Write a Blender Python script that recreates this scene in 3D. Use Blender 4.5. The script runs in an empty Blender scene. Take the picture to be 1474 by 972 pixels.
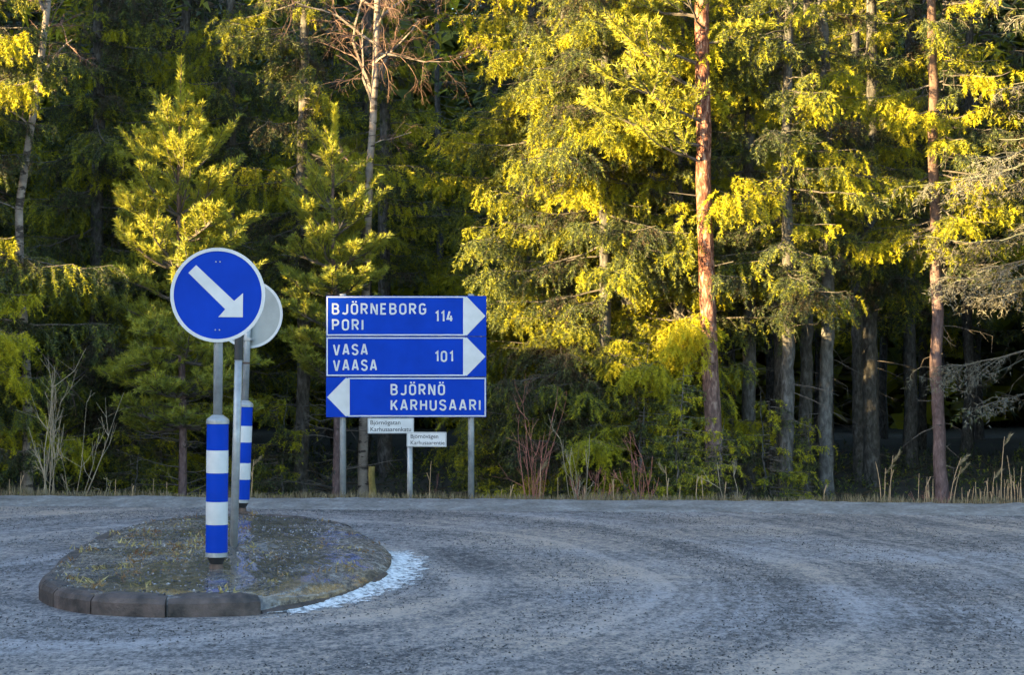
import bpy, math, random
import numpy as np
from mathutils import Vector, Matrix
R = math.radians
random.seed(7)
SC = bpy.context.scene
COL = SC.collection

# ------------------------------------------------------------------ camera, sky, sun, exposure
F = 2900.0                    # focal length in photograph pixels (photograph is 1474 wide)
CAMZ = 1.53
cam_d = bpy.data.cameras.new('camera')
cam_d.sensor_width = 36.0
cam_d.lens = F / 1474 * 36.0
cam_d.shift_y = 36 / 1474
cam_d.clip_end = 3000
cam = bpy.data.objects.new('camera', cam_d)
cam.location = (0, 0, CAMZ)
cam.rotation_euler = (R(90), 0, 0)
COL.objects.link(cam)
SC.camera = cam

SUN_EL, SUN_AZ = 9.0, 240.0   # azimuth clockwise from +Y: the sun stands low behind the viewer's left shoulder
world = bpy.data.worlds.new('World')
SC.world = world
world.use_nodes = True
wn = world.node_tree
sky = wn.nodes.new('ShaderNodeTexSky')
sky.sky_type = 'NISHITA'
sky.sun_disc = False
sky.sun_elevation = R(SUN_EL)
sky.sun_rotation = R(SUN_AZ)
sky.air_density = 1.0
sky.dust_density = 1.0
sky.ozone_density = 2.2
wn.links.new(sky.outputs[0], wn.nodes['Background'].inputs[0])
wn.nodes['Background'].inputs[1].default_value = 0.11

sd = bpy.data.lights.new('sun', 'SUN')
sd.energy = 5.0
sd.angle = R(0.5)
sd.color = (1.0, 0.735, 0.33)
sun = bpy.data.objects.new('sun', sd)
sdir = Vector((math.sin(R(SUN_AZ)) * math.cos(R(SUN_EL)), math.cos(R(SUN_AZ)) * math.cos(R(SUN_EL)), math.sin(R(SUN_EL))))
sun.rotation_euler = sdir.to_track_quat('Z', 'Y').to_euler()
COL.objects.link(sun)
SC.view_settings.view_transform = 'Standard'
SC.view_settings.look = 'None'
SC.view_settings.gamma = 1.0
SC.view_settings.exposure = 3.25
SC.cycles.max_bounces = 6

# ------------------------------------------------------------------ helpers
def tag(o, label=None, cat=None, group=None, kind=None):
    if label: o['label'] = label
    if cat: o['category'] = cat
    if group: o['group'] = group
    if kind: o['kind'] = kind
    return o

def empty(name, loc, rz=0.0):
    o = bpy.data.objects.new(name, None)
    o.empty_display_size = 0.2
    o.location = loc
    o.rotation_euler = (0, 0, rz)
    COL.objects.link(o)
    return o

class Geo:
    """collects vertices, triangles and quads; build() gives ONE mesh"""
    def __init__(s):
        s.V, s.T, s.Q, s.A, s.n = [], [], [], [], 0
    def add(s, v, tris=None, quads=None, tint=0.5):
        v = np.asarray(v, float).reshape(-1, 3)
        if tris is not None and len(tris): s.T.append(np.asarray(tris, int).reshape(-1, 3) + s.n)
        if quads is not None and len(quads): s.Q.append(np.asarray(quads, int).reshape(-1, 4) + s.n)
        s.V.append(v)
        a = np.asarray(tint, float)
        s.A.append(np.full(len(v), float(a)) if a.ndim == 0 else a)
        s.n += len(v)
        return s
    def mesh(s, name, mat, smooth=False):
        me = bpy.data.meshes.new(name)
        V = np.concatenate(s.V) if s.V else np.zeros((0, 3))
        T = np.concatenate(s.T) if s.T else np.zeros((0, 3), int)
        Q = np.concatenate(s.Q) if s.Q else np.zeros((0, 4), int)
        me.vertices.add(len(V)); me.vertices.foreach_set('co', V.astype(np.float32).ravel())
        nl = T.size + Q.size
        me.loops.add(nl)
        me.loops.foreach_set('vertex_index', np.concatenate([T.ravel(), Q.ravel()]).astype(np.int32))
        me.polygons.add(len(T) + len(Q))
        st = np.concatenate([np.arange(len(T)) * 3, T.size + np.arange(len(Q)) * 4]).astype(np.int32)
        me.polygons.foreach_set('loop_start', st)
        me.polygons.foreach_set('use_smooth', np.full(len(T) + len(Q), bool(smooth)))
        at = me.attributes.new('tint', 'FLOAT', 'POINT')
        at.data.foreach_set('value', np.concatenate(s.A).astype(np.float32) if s.A else np.zeros(0, np.float32))
        me.materials.append(mat)
        me.update(calc_edges=True)
        me.validate()
        return me
    def build(s, name, mat, parent=None, smooth=False):
        o = bpy.data.objects.new(name, s.mesh(name, mat, smooth))
        COL.objects.link(o)
        if parent: o.parent = parent
        return o
    # shapes
    def box(s, x0, x1, y0, y1, z0, z1, tint=0.5):
        v = [(x, y, z) for z in (z0, z1) for y in (y0, y1) for x in (x0, x1)]
        q = [(0, 2, 3, 1), (4, 5, 7, 6), (0, 1, 5, 4), (2, 6, 7, 3), (0, 4, 6, 2), (1, 3, 7, 5)]
        return s.add(v, quads=q, tint=tint)
    def tube(s, pts, rad, k=6, tint=0.5, cap=True, rough=0.0, rng=None):
        pts = np.asarray(pts, float); n = len(pts)
        rad = np.broadcast_to(np.asarray(rad, float), (n,))
        d = np.gradient(pts, axis=0); d /= np.linalg.norm(d, axis=1)[:, None] + 1e-9
        ref = np.array([1.0, 0, 0]) if abs(d[:, 0]).mean() < 0.7 else np.array([0, 0, 1.0])
        a = np.cross(d, ref); a /= np.linalg.norm(a, axis=1)[:, None] + 1e-9
        b = np.cross(d, a)
        th = np.arange(k) / k * 2 * math.pi
        rr = rad[:, None] * (np.ones((n, k)) if not rough else 1 + rough * rng.standard_normal((n, k)))
        V = pts[:, None, :] + rr[:, :, None] * (np.cos(th)[None, :, None] * a[:, None, :] + np.sin(th)[None, :, None] * b[:, None, :])
        i, j = np.meshgrid(np.arange(n - 1), np.arange(k), indexing='ij')
        j2 = (j + 1) % k
        q = np.stack([i * k + j, i * k + j2, (i + 1) * k + j2, (i + 1) * k + j], -1).reshape(-1, 4)
        V = V.reshape(-1, 3); t = []
        if cap:
            V = np.vstack([V, pts[0], pts[-1]])
            for m in range(k):
                t.append((n * k, (m + 1) % k, m)); t.append((n * k + 1, (n - 1) * k + m, (n - 1) * k + (m + 1) % k))
        return s.add(V, t, q, tint)
    def lathe(s, prof, k=24, tint=0.5):
        """prof: list of (r, z) from bottom to top; closed when r is 0 at the ends"""
        n = len(prof); th = np.arange(k) / k * 2 * math.pi
        V = np.array([[(r * math.cos(t), r * math.sin(t), z) for t in th] for r, z in prof]).reshape(-1, 3)
        i, j = np.meshgrid(np.arange(n - 1), np.arange(k), indexing='ij'); j2 = (j + 1) % k
        q = np.stack([i * k + j, i * k + j2, (i + 1) * k + j2, (i + 1) * k + j], -1).reshape(-1, 4)
        return s.add(V, None, q, tint)

def px(u, Y):                 # ground position east of the viewing axis for a bearing read off the photograph
    return (u - 737) / F * Y
def pz(v, Y):
    return CAMZ - (v - 522) / F * Y

# ------------------------------------------------------------------ materials
MATS = {}
def mat(name):
    m = bpy.data.materials.new(name); m.use_nodes = True
    nt = m.node_tree
    p = nt.nodes['Principled BSDF']
    MATS[name] = m
    return m, nt, p
def node(nt, typ, **kw):
    n = nt.nodes.new(typ)
    for k, v in kw.items():
        if k in n.inputs.keys(): n.inputs[k].default_value = v
        else: setattr(n, k, v)
    return n
def ramp(nt, fac, stops):
    r = nt.nodes.new('ShaderNodeValToRGB')
    e = r.color_ramp.elements
    while len(e) < len(stops): e.new(0.5)
    for el, (pos, c) in zip(e, stops):
        el.position = pos; el.color = (*c, 1) if len(c) == 3 else c
    if fac is not None: nt.links.new(fac, r.inputs[0])
    return r.outputs[0]
def noise(nt, scale, detail=4, rough=0.55, vec=None, dist=0.0):
    n = node(nt, 'ShaderNodeTexNoise', Scale=scale, Detail=detail, Roughness=rough, Distortion=dist)
    if vec is not None: nt.links.new(vec, n.inputs['Vector'])
    return n.outputs[0]
def mapping(nt, scale=(1, 1, 1), coord='Object', loc=(0, 0, 0)):
    t = nt.nodes.new('ShaderNodeTexCoord')
    m = node(nt, 'ShaderNodeMapping'); m.inputs['Scale'].default_value = scale; m.inputs['Location'].default_value = loc
    nt.links.new(t.outputs[coord], m.inputs[0])
    return m.outputs[0]
def mix(nt, fac, a, b, mode='MIX'):
    n = node(nt, 'ShaderNodeMix', data_type='RGBA', blend_type=mode)
    for sock, v in ((n.inputs[0], fac), (n.inputs[6], a), (n.inputs[7], b)):
        if hasattr(v, 'default_value'): nt.links.new(v, sock)
        elif isinstance(v, tuple): sock.default_value = (*v, 1)
        else: sock.default_value = v
    return n.outputs[2]
def mth(nt, op, a, b=0.0, clamp=False):
    n = node(nt, 'ShaderNodeMath', operation=op, use_clamp=clamp)
    for sock, v in ((n.inputs[0], a), (n.inputs[1], b)):
        if hasattr(v, 'default_value'): nt.links.new(v, sock)
        else: sock.default_value = v
    return n.outputs[0]
def bump(nt, p, h, strength=0.4, dist=0.02):
    b = node(nt, 'ShaderNodeBump', Strength=strength, Distance=dist)
    nt.links.new(h, b.inputs['Height']); nt.links.new(b.outputs[0], p.inputs['Normal'])

def plain(name, col, rough=0.5, metal=0.0, var=0.08, scale=6.0, bumpy=0.0):
    m, nt, p = mat(name)
    v = noise(nt, scale, 5, 0.6, mapping(nt))
    c = ramp(nt, v, [(0.3, tuple(x * (1 - var * 2) for x in col)), (0.7, tuple(min(1, x * (1 + var)) for x in col))])
    nt.links.new(c, p.inputs['Base Color'])
    p.inputs['Roughness'].default_value = rough
    p.inputs['Metallic'].default_value = metal
    if bumpy: bump(nt, p, noise(nt, scale * 6, 4, 0.6, mapping(nt)), bumpy, 0.01)
    return m

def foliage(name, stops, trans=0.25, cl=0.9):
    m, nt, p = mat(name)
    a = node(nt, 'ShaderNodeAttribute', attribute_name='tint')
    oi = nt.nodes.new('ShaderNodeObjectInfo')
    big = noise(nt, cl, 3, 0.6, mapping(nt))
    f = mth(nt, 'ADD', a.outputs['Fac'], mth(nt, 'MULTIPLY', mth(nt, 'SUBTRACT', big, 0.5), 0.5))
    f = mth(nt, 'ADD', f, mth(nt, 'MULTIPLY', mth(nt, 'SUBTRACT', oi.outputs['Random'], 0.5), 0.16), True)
    c = ramp(nt, f, stops)
    nt.links.new(c, p.inputs['Base Color'])
    p.inputs['Roughness'].default_value = 0.55
    p.inputs['Specular IOR Level'].default_value = 0.25
    tr = node(nt, 'ShaderNodeBsdfTranslucent'); nt.links.new(c, tr.inputs[0])
    ms = node(nt, 'ShaderNodeMixShader'); ms.inputs[0].default_value = trans
    nt.links.new(p.outputs[0], ms.inputs[1]); nt.links.new(tr.outputs[0], ms.inputs[2])
    nt.links.new(ms.outputs[0], nt.nodes['Material Output'].inputs[0])
    return m

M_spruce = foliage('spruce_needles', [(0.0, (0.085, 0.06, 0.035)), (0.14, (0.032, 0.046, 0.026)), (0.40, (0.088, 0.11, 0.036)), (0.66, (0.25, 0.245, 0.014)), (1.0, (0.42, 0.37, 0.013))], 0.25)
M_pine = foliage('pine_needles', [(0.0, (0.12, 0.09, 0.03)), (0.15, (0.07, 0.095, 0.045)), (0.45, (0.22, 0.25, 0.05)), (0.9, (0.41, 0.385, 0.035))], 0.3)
M_grey = foliage('lichen_twigs', [(0.0, (0.05, 0.04, 0.03)), (0.4, (0.13, 0.12, 0.095)), (0.75, (0.19, 0.18, 0.14)), (1.0, (0.10, 0.115, 0.03))], 0.1)
M_grass = foliage('dry_grass', [(0.0, (0.07, 0.048, 0.026)), (0.5, (0.17, 0.13, 0.07)), (1.0, (0.30, 0.24, 0.14))], 0.2)
M_tuft = foliage('island_moss', [(0.0, (0.13, 0.06, 0.03)), (0.4, (0.24, 0.15, 0.06)), (0.75, (0.24, 0.20, 0.07)), (1.0, (0.38, 0.31, 0.13))], 0.2)

def bark(name, stops, hi=None, zlo=1.5, zhi=4.0, sc=(14, 14, 3.5), dots=None, bs=0.7):
    m, nt, p = mat(name)
    v = mapping(nt, sc)
    n1 = noise(nt, 1.0, 6, 0.65, v, 0.4)
    c = ramp(nt, n1, stops)
    if hi:
        t = nt.nodes.new('ShaderNodeTexCoord'); sp = node(nt, 'ShaderNodeSeparateXYZ'); nt.links.new(t.outputs['Object'], sp.inputs[0])
        k = mth(nt, 'DIVIDE', mth(nt, 'SUBTRACT', mth(nt, 'ADD', sp.outputs[2], mth(nt, 'MULTIPLY', noise(nt, 1.4, 3), 1.5)), zlo), zhi - zlo, True)
        c = mix(nt, k, c, ramp(nt, n1, hi))
    if dots:
        n2 = noise(nt, 1.0, 3, 0.6, mapping(nt, dots[0]))
        c = mix(nt, ramp(nt, n2, [(dots[1], (0, 0, 0)), (dots[1] + 0.05, (1, 1, 1))]), c, dots[2])
    nt.links.new(c, p.inputs['Base Color'])
    p.inputs['Roughness'].default_value = 0.85
    p.inputs['Specular IOR Level'].default_value = 0.2
    bump(nt, p, n1, bs, 0.02)
    return m
M_bspruce = bark('spruce_bark', [(0.3, (0.03, 0.026, 0.024)), (0.5, (0.075, 0.068, 0.06)), (0.68, (0.15, 0.14, 0.13))], sc=(22, 22, 9))
M_bpale = bark('pale_spruce_bark', [(0.3, (0.045, 0.042, 0.04)), (0.5, (0.11, 0.104, 0.098)), (0.7, (0.20, 0.19, 0.18))], sc=(22, 22, 9))
M_bpine = bark('pine_bark', [(0.3, (0.07, 0.045, 0.04)), (0.55, (0.16, 0.105, 0.09)), (0.72, (0.27, 0.2, 0.17))],
               hi=[(0.36, (0.03, 0.014, 0.010)), (0.46, (0.11, 0.04, 0.024)), (0.54, (0.22, 0.09, 0.055)), (0.64, (0.40, 0.25, 0.17))], zlo=1.8, zhi=4.2, sc=(24, 24, 9), bs=1.0)
M_bpine2 = bark('purple_pine_bark', [(0.3, (0.06, 0.037, 0.037)), (0.55, (0.14, 0.092, 0.088)), (0.72, (0.22, 0.16, 0.15))],
               hi=[(0.3, (0.06, 0.036, 0.028)), (0.6, (0.15, 0.092, 0.066))], zlo=3.5, zhi=6.0, sc=(24, 24, 9))
M_bbirch = bark('birch_bark', [(0.3, (0.12, 0.095, 0.08)), (0.55, (0.22, 0.18, 0.15)), (0.75, (0.33, 0.285, 0.24))], sc=(5, 5, 9),
                dots=((5, 5, 17), 0.555, (0.05, 0.04, 0.035)), bs=0.4)
M_twig = plain('twig_bark', (0.10, 0.082, 0.068), 0.85, var=0.3, scale=8)
M_btwig = plain('birch_twig_bark', (0.14, 0.078, 0.058), 0.8, var=0.25, scale=5)
M_redtwig = plain('red_twig_bark', (0.30, 0.11, 0.08), 0.75, var=0.3, scale=4)
M_willow = plain('willow_twig_bark', (0.30, 0.235, 0.155), 0.8, var=0.25, scale=4)
M_reed = plain('dry_reed', (0.40, 0.26, 0.14), 0.75, var=0.2, scale=5)

M_blue = plain('reflective_blue_sheeting', (0.0012, 0.036, 0.345), 0.5, var=0.09, scale=3)
M_blue.node_tree.nodes['Principled BSDF'].inputs['Specular IOR Level'].default_value = 0.08
M_white = plain('reflective_white_sheeting', (0.50, 0.50, 0.50), 0.45, var=0.09, scale=4)
M_galv = plain('galvanised_steel', (0.30, 0.31, 0.32), 0.45, 0.35, var=0.14, scale=14)
M_alu = plain('sign_back_grey', (0.25, 0.265, 0.26), 0.5, 0.1, var=0.1, scale=5)
M_black = plain('black_rubber', (0.02, 0.02, 0.022), 0.6, var=0.2, scale=10)
M_ink = plain('black_print', (0.03, 0.03, 0.035), 0.6)
M_rust = plain('rusty_iron', (0.09, 0.055, 0.04), 0.8, var=0.35, scale=25)

def road_mat():
    m, nt, p = mat('frosted_asphalt')
    v = mapping(nt)
    # worn turning tracks: ellipses round the island, broken by noise
    sp = node(nt, 'ShaderNodeSeparateXYZ'); nt.links.new(v, sp.inputs[0])
    ex = mth(nt, 'ADD', sp.outputs[0], 2.2)
    ey = mth(nt, 'DIVIDE', mth(nt, 'SUBTRACT', sp.outputs[1], 14.0), 1.7)
    d = mth(nt, 'SQRT', mth(nt, 'ADD', mth(nt, 'MULTIPLY', ex, ex), mth(nt, 'MULTIPLY', ey, ey)))
    d = mth(nt, 'ADD', d, mth(nt, 'MULTIPLY', noise(nt, 0.16, 2, 0.5, v), 1.6))
    cx = node(nt, 'ShaderNodeCombineXYZ'); nt.links.new(d, cx.inputs[0])
    rings = noise(nt, 2.2, 5, 0.7, cx.outputs[0])
    fine_rings = noise(nt, 9.0, 3, 0.6, cx.outputs[0])
    blotch = noise(nt, 0.55, 4, 0.6, v)
    a = mth(nt, 'ADD', mth(nt, 'MULTIPLY', rings, 1.25), mth(nt, 'MULTIPLY', blotch, 0.7))
    a = mth(nt, 'ADD', a, mth(nt, 'MULTIPLY', fine_rings, 0.22))
    med = noise(nt, 9.0, 3, 0.7, v)
    a = mth(nt, 'ADD', a, mth(nt, 'MULTIPLY', med, 0.35))            # ~0.93 in the mean
    grit = noise(nt, 15.0, 5, 0.85, mapping(nt, (1, 0.5, 1)))
    a = mth(nt, 'ADD', a, mth(nt, 'MULTIPLY', grit, 1.5))           # ~1.25
    pebble = node(nt, 'ShaderNodeTexVoronoi', Scale=26.0, Randomness=1.0); nt.links.new(mapping(nt, (1, 0.6, 1)), pebble.inputs['Vector'])
    pm = mth(nt, 'MULTIPLY', ramp(nt, pebble.outputs['Distance'], [(0.10, (1, 1, 1)), (0.26, (0, 0, 0))]), ramp(nt, noise(nt, 1.3, 3, 0.6, v), [(0.42, (0.1, 0.1, 0.1)), (0.6, (1, 1, 1))]))
    a = mth(nt, 'SUBTRACT', a, mth(nt, 'MULTIPLY', pm, 0.35))
    a = mth(nt, 'ADD', a, mth(nt, 'MULTIPLY', mth(nt, 'SUBTRACT', noise(nt, 52.0, 2, 0.6, mapping(nt, (1, 0.5, 1))), 0.5), 0.7))
    fac = mth(nt, 'MULTIPLY', mth(nt, 'SUBTRACT', a, 1.60), 1.45, True)
    tan = noise(nt, 0.35, 3, 0.6, mapping(nt, (1, 1, 1), loc=(7, 3, 0)))
    frost = mix(nt, ramp(nt, tan, [(0.42, (0, 0, 0)), (0.58, (1, 1, 1))]), (0.32, 0.295, 0.295), (0.37, 0.295, 0.24))
    c = ramp(nt, fac, [(0.0, (0.035, 0.037, 0.042)), (0.35, (0.11, 0.112, 0.12)), (0.62, (0.21, 0.215, 0.225)), (1.0, (1, 1, 1))])
    c2 = mix(nt, ramp(nt, fac, [(0.45, (0, 0, 0)), (0.95, (1, 1, 1))]), ramp(nt, fac, [(0.0, (0.017, 0.017, 0.019)), (0.3, (0.078, 0.073, 0.075)), (0.55, (0.15, 0.138, 0.138))]), frost)
    nt.links.new(c2, p.inputs['Base Color'])
    p.inputs['Roughness'].default_value = 0.8
    p.inputs['Specular IOR Level'].default_value = 0.25
    bump(nt, p, a, 0.6, 0.02)
    return m
M_road = road_mat()

def shoulder_mat():
    m, nt, p = mat('frosted_gravel')
    v = mapping(nt)
    n = noise(nt, 3.0, 6, 0.7, v); g = noise(nt, 28.0, 2, 0.6, v)
    f = mth(nt, 'ADD', mth(nt, 'MULTIPLY', n, 0.6), mth(nt, 'MULTIPLY', g, 0.4))
    nt.links.new(ramp(nt, f, [(0.32, (0.06, 0.055, 0.052)), (0.5, (0.16, 0.15, 0.142)), (0.68, (0.30, 0.29, 0.285))]), p.inputs['Base Color'])
    p.inputs['Roughness'].default_value = 0.9
    bump(nt, p, f, 0.8, 0.04)
    return m
M_shoulder = shoulder_mat()

def floor_mat():
    m, nt, p = mat('forest_floor')
    v = mapping(nt)
    n = noise(nt, 1.6, 6, 0.7, v)
    nt.links.new(ramp(nt, n, [(0.3, (0.016, 0.013, 0.010)), (0.5, (0.032, 0.027, 0.017)), (0.7, (0.03, 0.038, 0.017))]), p.inputs['Base Color'])
    p.inputs['Roughness'].default_value = 0.95
    bump(nt, p, noise(nt, 14, 5, 0.7, v), 0.8, 0.06)
    return m
M_floor = floor_mat()

def island_mat():
    m, nt, p = mat('wet_gravel_and_ice')
    v = mapping(nt)
    n = noise(nt, 1.5, 5, 0.65, v); g = noise(nt, 24.0, 3, 0.75, mapping(nt, (1, 0.4, 1))); k = noise(nt, 4.0, 5, 0.75, v)
    f = mth(nt, 'SUBTRACT', mth(nt, 'ADD', mth(nt, 'MULTIPLY', k, 0.55), mth(nt, 'MULTIPLY', g, 0.95)), 0.25)
    soil = ramp(nt, f, [(0.36, (0.022, 0.018, 0.016)), (0.46, (0.078, 0.062, 0.052)), (0.56, (0.15, 0.122, 0.10)), (0.66, (0.30, 0.265, 0.23))])
    moss = ramp(nt, f, [(0.36, (0.04, 0.028, 0.018)), (0.52, (0.13, 0.092, 0.05)), (0.66, (0.24, 0.185, 0.115))])
    mo = noise(nt, 0.9, 4, 0.65, mapping(nt, loc=(4, 9, 0)))
    c = mix(nt, ramp(nt, mo, [(0.5, (0, 0, 0)), (0.62, (0.75, 0.75, 0.75))]), soil, moss)
    # ice: a broken sheet down the middle of the island, where the posts stand
    sp = node(nt, 'ShaderNodeSeparateXYZ'); nt.links.new(v, sp.inputs[0])
    off = mth(nt, 'ABSOLUTE', mth(nt, 'ADD', mth(nt, 'ADD', sp.outputs[0], 2.05), mth(nt, 'MULTIPLY', mth(nt, 'SUBTRACT', sp.outputs[1], 15.0), 0.05)))
    ice = mth(nt, 'SUBTRACT', mth(nt, 'ADD', n, mth(nt, 'MULTIPLY', g, 0.5)), mth(nt, 'MULTIPLY', off, 0.24))
    ice = ramp(nt, ice, [(0.50, (0, 0, 0)), (0.58, (1, 1, 1))])
    c = mix(nt, mth(nt, 'MULTIPLY', ice, 0.3), c, (0.13, 0.135, 0.145))
    nt.links.new(c, p.inputs['Base Color'])
    rr = mth(nt, 'SUBTRACT', 0.85, mth(nt, 'MULTIPLY', ice, 0.70))
    nt.links.new(rr, p.inputs['Roughness'])
    b = node(nt, 'ShaderNodeBump', Distance=0.03); nt.links.new(f, b.inputs['Height'])
    nt.links.new(mth(nt, 'SUBTRACT', 0.8, mth(nt, 'MULTIPLY', ice, 0.74)), b.inputs['Strength'])
    nt.links.new(b.outputs[0], p.inputs['Normal'])
    return m
M_island = island_mat()
M_kerb = plain('worn_kerb_concrete', (0.066, 0.047, 0.041), 0.65, var=0.5, scale=7, bumpy=0.6)

def snow_mat():
    m, nt, p = mat('crusted_snow')
    v = mapping(nt)
    g = noise(nt, 26.0, 4, 0.7, mapping(nt, (1, 0.6, 1)))
    nt.links.new(ramp(nt, g, [(0.34, (0.12, 0.12, 0.125)), (0.44, (0.42, 0.42, 0.425)), (0.56, (0.70, 0.69, 0.69))]), p.inputs['Base Color'])
    p.inputs['Roughness'].default_value = 0.7
    a = node(nt, 'ShaderNodeAttribute', attribute_name='tint')
    al = mth(nt, 'ADD', a.outputs['Fac'], mth(nt, 'MULTIPLY', mth(nt, 'SUBTRACT', noise(nt, 8.0, 7, 0.85, mapping(nt, (1, 0.6, 1))), 0.5), 3.4))
    nt.links.new(ramp(nt, al, [(0.32, (0, 0, 0)), (0.72, (1, 1, 1))]), p.inputs['Alpha'])
    bump(nt, p, g, 0.7, 0.03)
    return m
M_snow = snow_mat()

# ------------------------------------------------------------------ the setting: ground, road, shoulder
def edge(x): return 22.05 - 0.115 * x
_rg = np.random.default_rng(3)
_ph = _rg.uniform(0, 6.28, (6, 2)); _fr = _rg.uniform(0.4, 1.6, (6, 2))
def lumps(x, y): return sum(np.sin(x * _fr[i, 0] + _ph[i, 0]) * np.sin(y * _fr[i, 1] + _ph[i, 1]) for i in range(6)) / 6
def gz(x, y):
    d = np.asarray(y - (22.05 - 0.115 * np.clip(x, -60, 60)), float)
    sm = lambda t: np.clip(t, 0, 1) ** 2 * (3 - 2 * np.clip(t, 0, 1))
    z = -0.75 * sm((d - 0.35) / 1.7) + 0.42 * sm((d - 2.6) / 4.0)
    return z + 0.16 * lumps(x, y) * sm((d - 0.6) / 2) - 0.012 * (d < 0.35)

def axis(lo, hi, fine_lo, fine_hi, step):
    a = list(np.arange(fine_lo, fine_hi + 1e-6, step)); s = step
    while a[-1] < hi: s *= 1.35; a.append(min(hi, a[-1] + s))
    s = step
    while a[0] > lo: s *= 1.35; a.insert(0, max(lo, a[0] - s))
    return np.array(a)
def grid(name, xs, ys, zf, m, smooth=True):
    X, Y = np.meshgrid(xs, ys, indexing='ij')
    Z = zf(X, Y)
    n, k = X.shape
    i, j = np.meshgrid(np.arange(n - 1), np.arange(k - 1), indexing='ij')
    q = np.stack([i * k + j, (i + 1) * k + j, (i + 1) * k + j + 1, i * k + j + 1], -1).reshape(-1, 4)
    g = Geo(); g.add(np.stack([X, Y, Z], -1).reshape(-1, 3), None, q)
    return g.build(name, m, None, smooth)
tag(grid('ground', axis(-700, 700, -22, 22, 0.4), axis(-700, 900, 19, 46, 0.3), gz, M_floor), kind='structure')

g = Geo()
xs = np.arange(-60, 60.1, 1.0); ts = np.linspace(0, 1, 40)
X, T_ = np.meshgrid(xs, ts, indexing='ij')
Y = -9 + (edge(X) - 1.15 + 9) * T_
n, k = X.shape
i, j = np.meshgrid(np.arange(n - 1), np.arange(k - 1), indexing='ij')
QG = np.stack([i * k + j, (i + 1) * k + j, (i + 1) * k + j + 1, i * k + j + 1], -1).reshape(-1, 4)
g.add(np.stack([X, Y, np.zeros_like(X)], -1).reshape(-1, 3), None, QG)
tag(g.build('road', M_road, None, True), kind='structure')

g = Geo()                      # the gravel shoulder, a low uneven lip along the far side
xs = np.arange(-30, 30.05, 0.1); ts = np.linspace(0, 1, 15)
X, T_ = np.meshgrid(xs, ts, indexing='ij')
rg = np.random.default_rng(5)
wob = np.convolve(rg.standard_normal(len(xs) + 20), np.ones(21) / 21, 'valid')[:, None] * 0.30
Y = edge(X) - 1.32 + 1.75 * T_ + wob * (1 - T_) * 1.2
lump = rg.standard_normal(X.shape) * 0.006 + 0.016 * lumps(X * 3, Y * 3)
Z = 0.006 + 0.045 * np.clip(np.sin(np.pi * np.clip(T_ * 1.15, 0, 1)), 0, 1) + (lump + 0.02 * np.convolve(rg.standard_normal(len(xs) + 8), np.ones(9) / 9, 'valid')[:, None]) * np.sin(np.pi * T_) - 0.10 * (T_ > 0.97)
Z[:, 0] = 0.002
n, k = X.shape
i, j = np.meshgrid(np.arange(n - 1), np.arange(k - 1), indexing='ij')
g.add(np.stack([X, Y, Z], -1).reshape(-1, 3), None, np.stack([i * k + j, (i + 1) * k + j, (i + 1) * k + j + 1, i * k + j + 1], -1).reshape(-1, 4))
tag(g.build('road_shoulder', M_shoulder, None, True), kind='structure')

# ------------------------------------------------------------------ traffic island
OUT = [(-3.13, 13.5), (-3.02, 12.9), (-2.68, 12.32), (-2.2, 12.08), (-1.84, 12.08), (-1.48, 12.2), (-1.22, 12.6), (-1.02, 13.2), (-0.89, 14.0), (-0.86, 14.9),
       (-0.95, 15.9), (-1.16, 16.9), (-1.5, 17.8), (-2.0, 18.45), (-2.5, 18.72), (-2.95, 18.5), (-3.25, 17.7), (-3.37, 16.6), (-3.33, 15.4), (-3.25, 14.4)]
def closed_spline(P, n):
    P = np.array(P); m = len(P); out = []
    for i in range(m):
        p0, p1, p2, p3 = P[i - 1], P[i], P[(i + 1) % m], P[(i + 2) % m]
        for t in np.linspace(0, 1, n, endpoint=False):
            out.append(0.5 * (2 * p1 + (p2 - p0) * t + (2 * p0 - 5 * p1 + 4 * p2 - p3) * t ** 2 + (3 * p1 - p0 - 3 * p2 + p3) * t ** 3))
    return np.array(out)
OL = closed_spline(OUT, 30)
cen = np.array([-2.1, 15.2])
seg = np.linalg.norm(np.roll(OL, -1, 0) - OL, axis=1); cum = np.concatenate([[0], np.cumsum(seg)]); PER = cum[-1]
def on_ol(s):
    s = s % PER; i = min(np.searchsorted(cum, s, 'right') - 1, len(OL) - 1)
    f = (s - cum[i]) / seg[i]; p = OL[i] * (1 - f) + OL[(i + 1) % len(OL)] * f
    t = (OL[(i + 1) % len(OL)] - OL[i]) / seg[i]
    return p, t
island = empty('traffic_island', (0, 0, 0)); tag(island, kind='structure')
def inset(s, d):
    p, t = on_ol(s); return p + np.array([-t[1], t[0]]) * d      # the outline runs counter-clockwise, so the left normal points inward
rg = np.random.default_rng(11)
NA, NR = 260, 34
top = Geo(); V = []
for a in range(NA):
    e_ = inset(a / NA * PER, 0.035)
    for r_ in range(NR):
        f = 1 - max(0, r_ - 1) / (NR - 2) * 0.999
        p = cen + (e_ - cen) * f
        h = 0.118 + 0.014 * min(1, (1 - f) * 12) + 0.009 * lumps(p[0] * 5, p[1] * 4) * min(1, (1 - f) * 6 + .3) + 0.003 * rg.standard_normal()
        # dirt has crept over the kerb on the right-hand side
        if f > 0.93 and p[0] > -1.5: h += 0.012
        rf = min(1.0, max(0.0, (p[0] + 1.7) / 0.5)) * (1 if p[1] < 17.2 else max(0, 1 - (p[1] - 17.2)))
        V.append((p[0], p[1], h - rf * 0.085 * max(0.0, (f - 0.80) / 0.20) ** 1.5) if r_ else (p[0], p[1], -0.02))
i, j = np.meshgrid(np.arange(NA), np.arange(NR - 1), indexing='ij'); i2 = (i + 1) % NA
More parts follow.
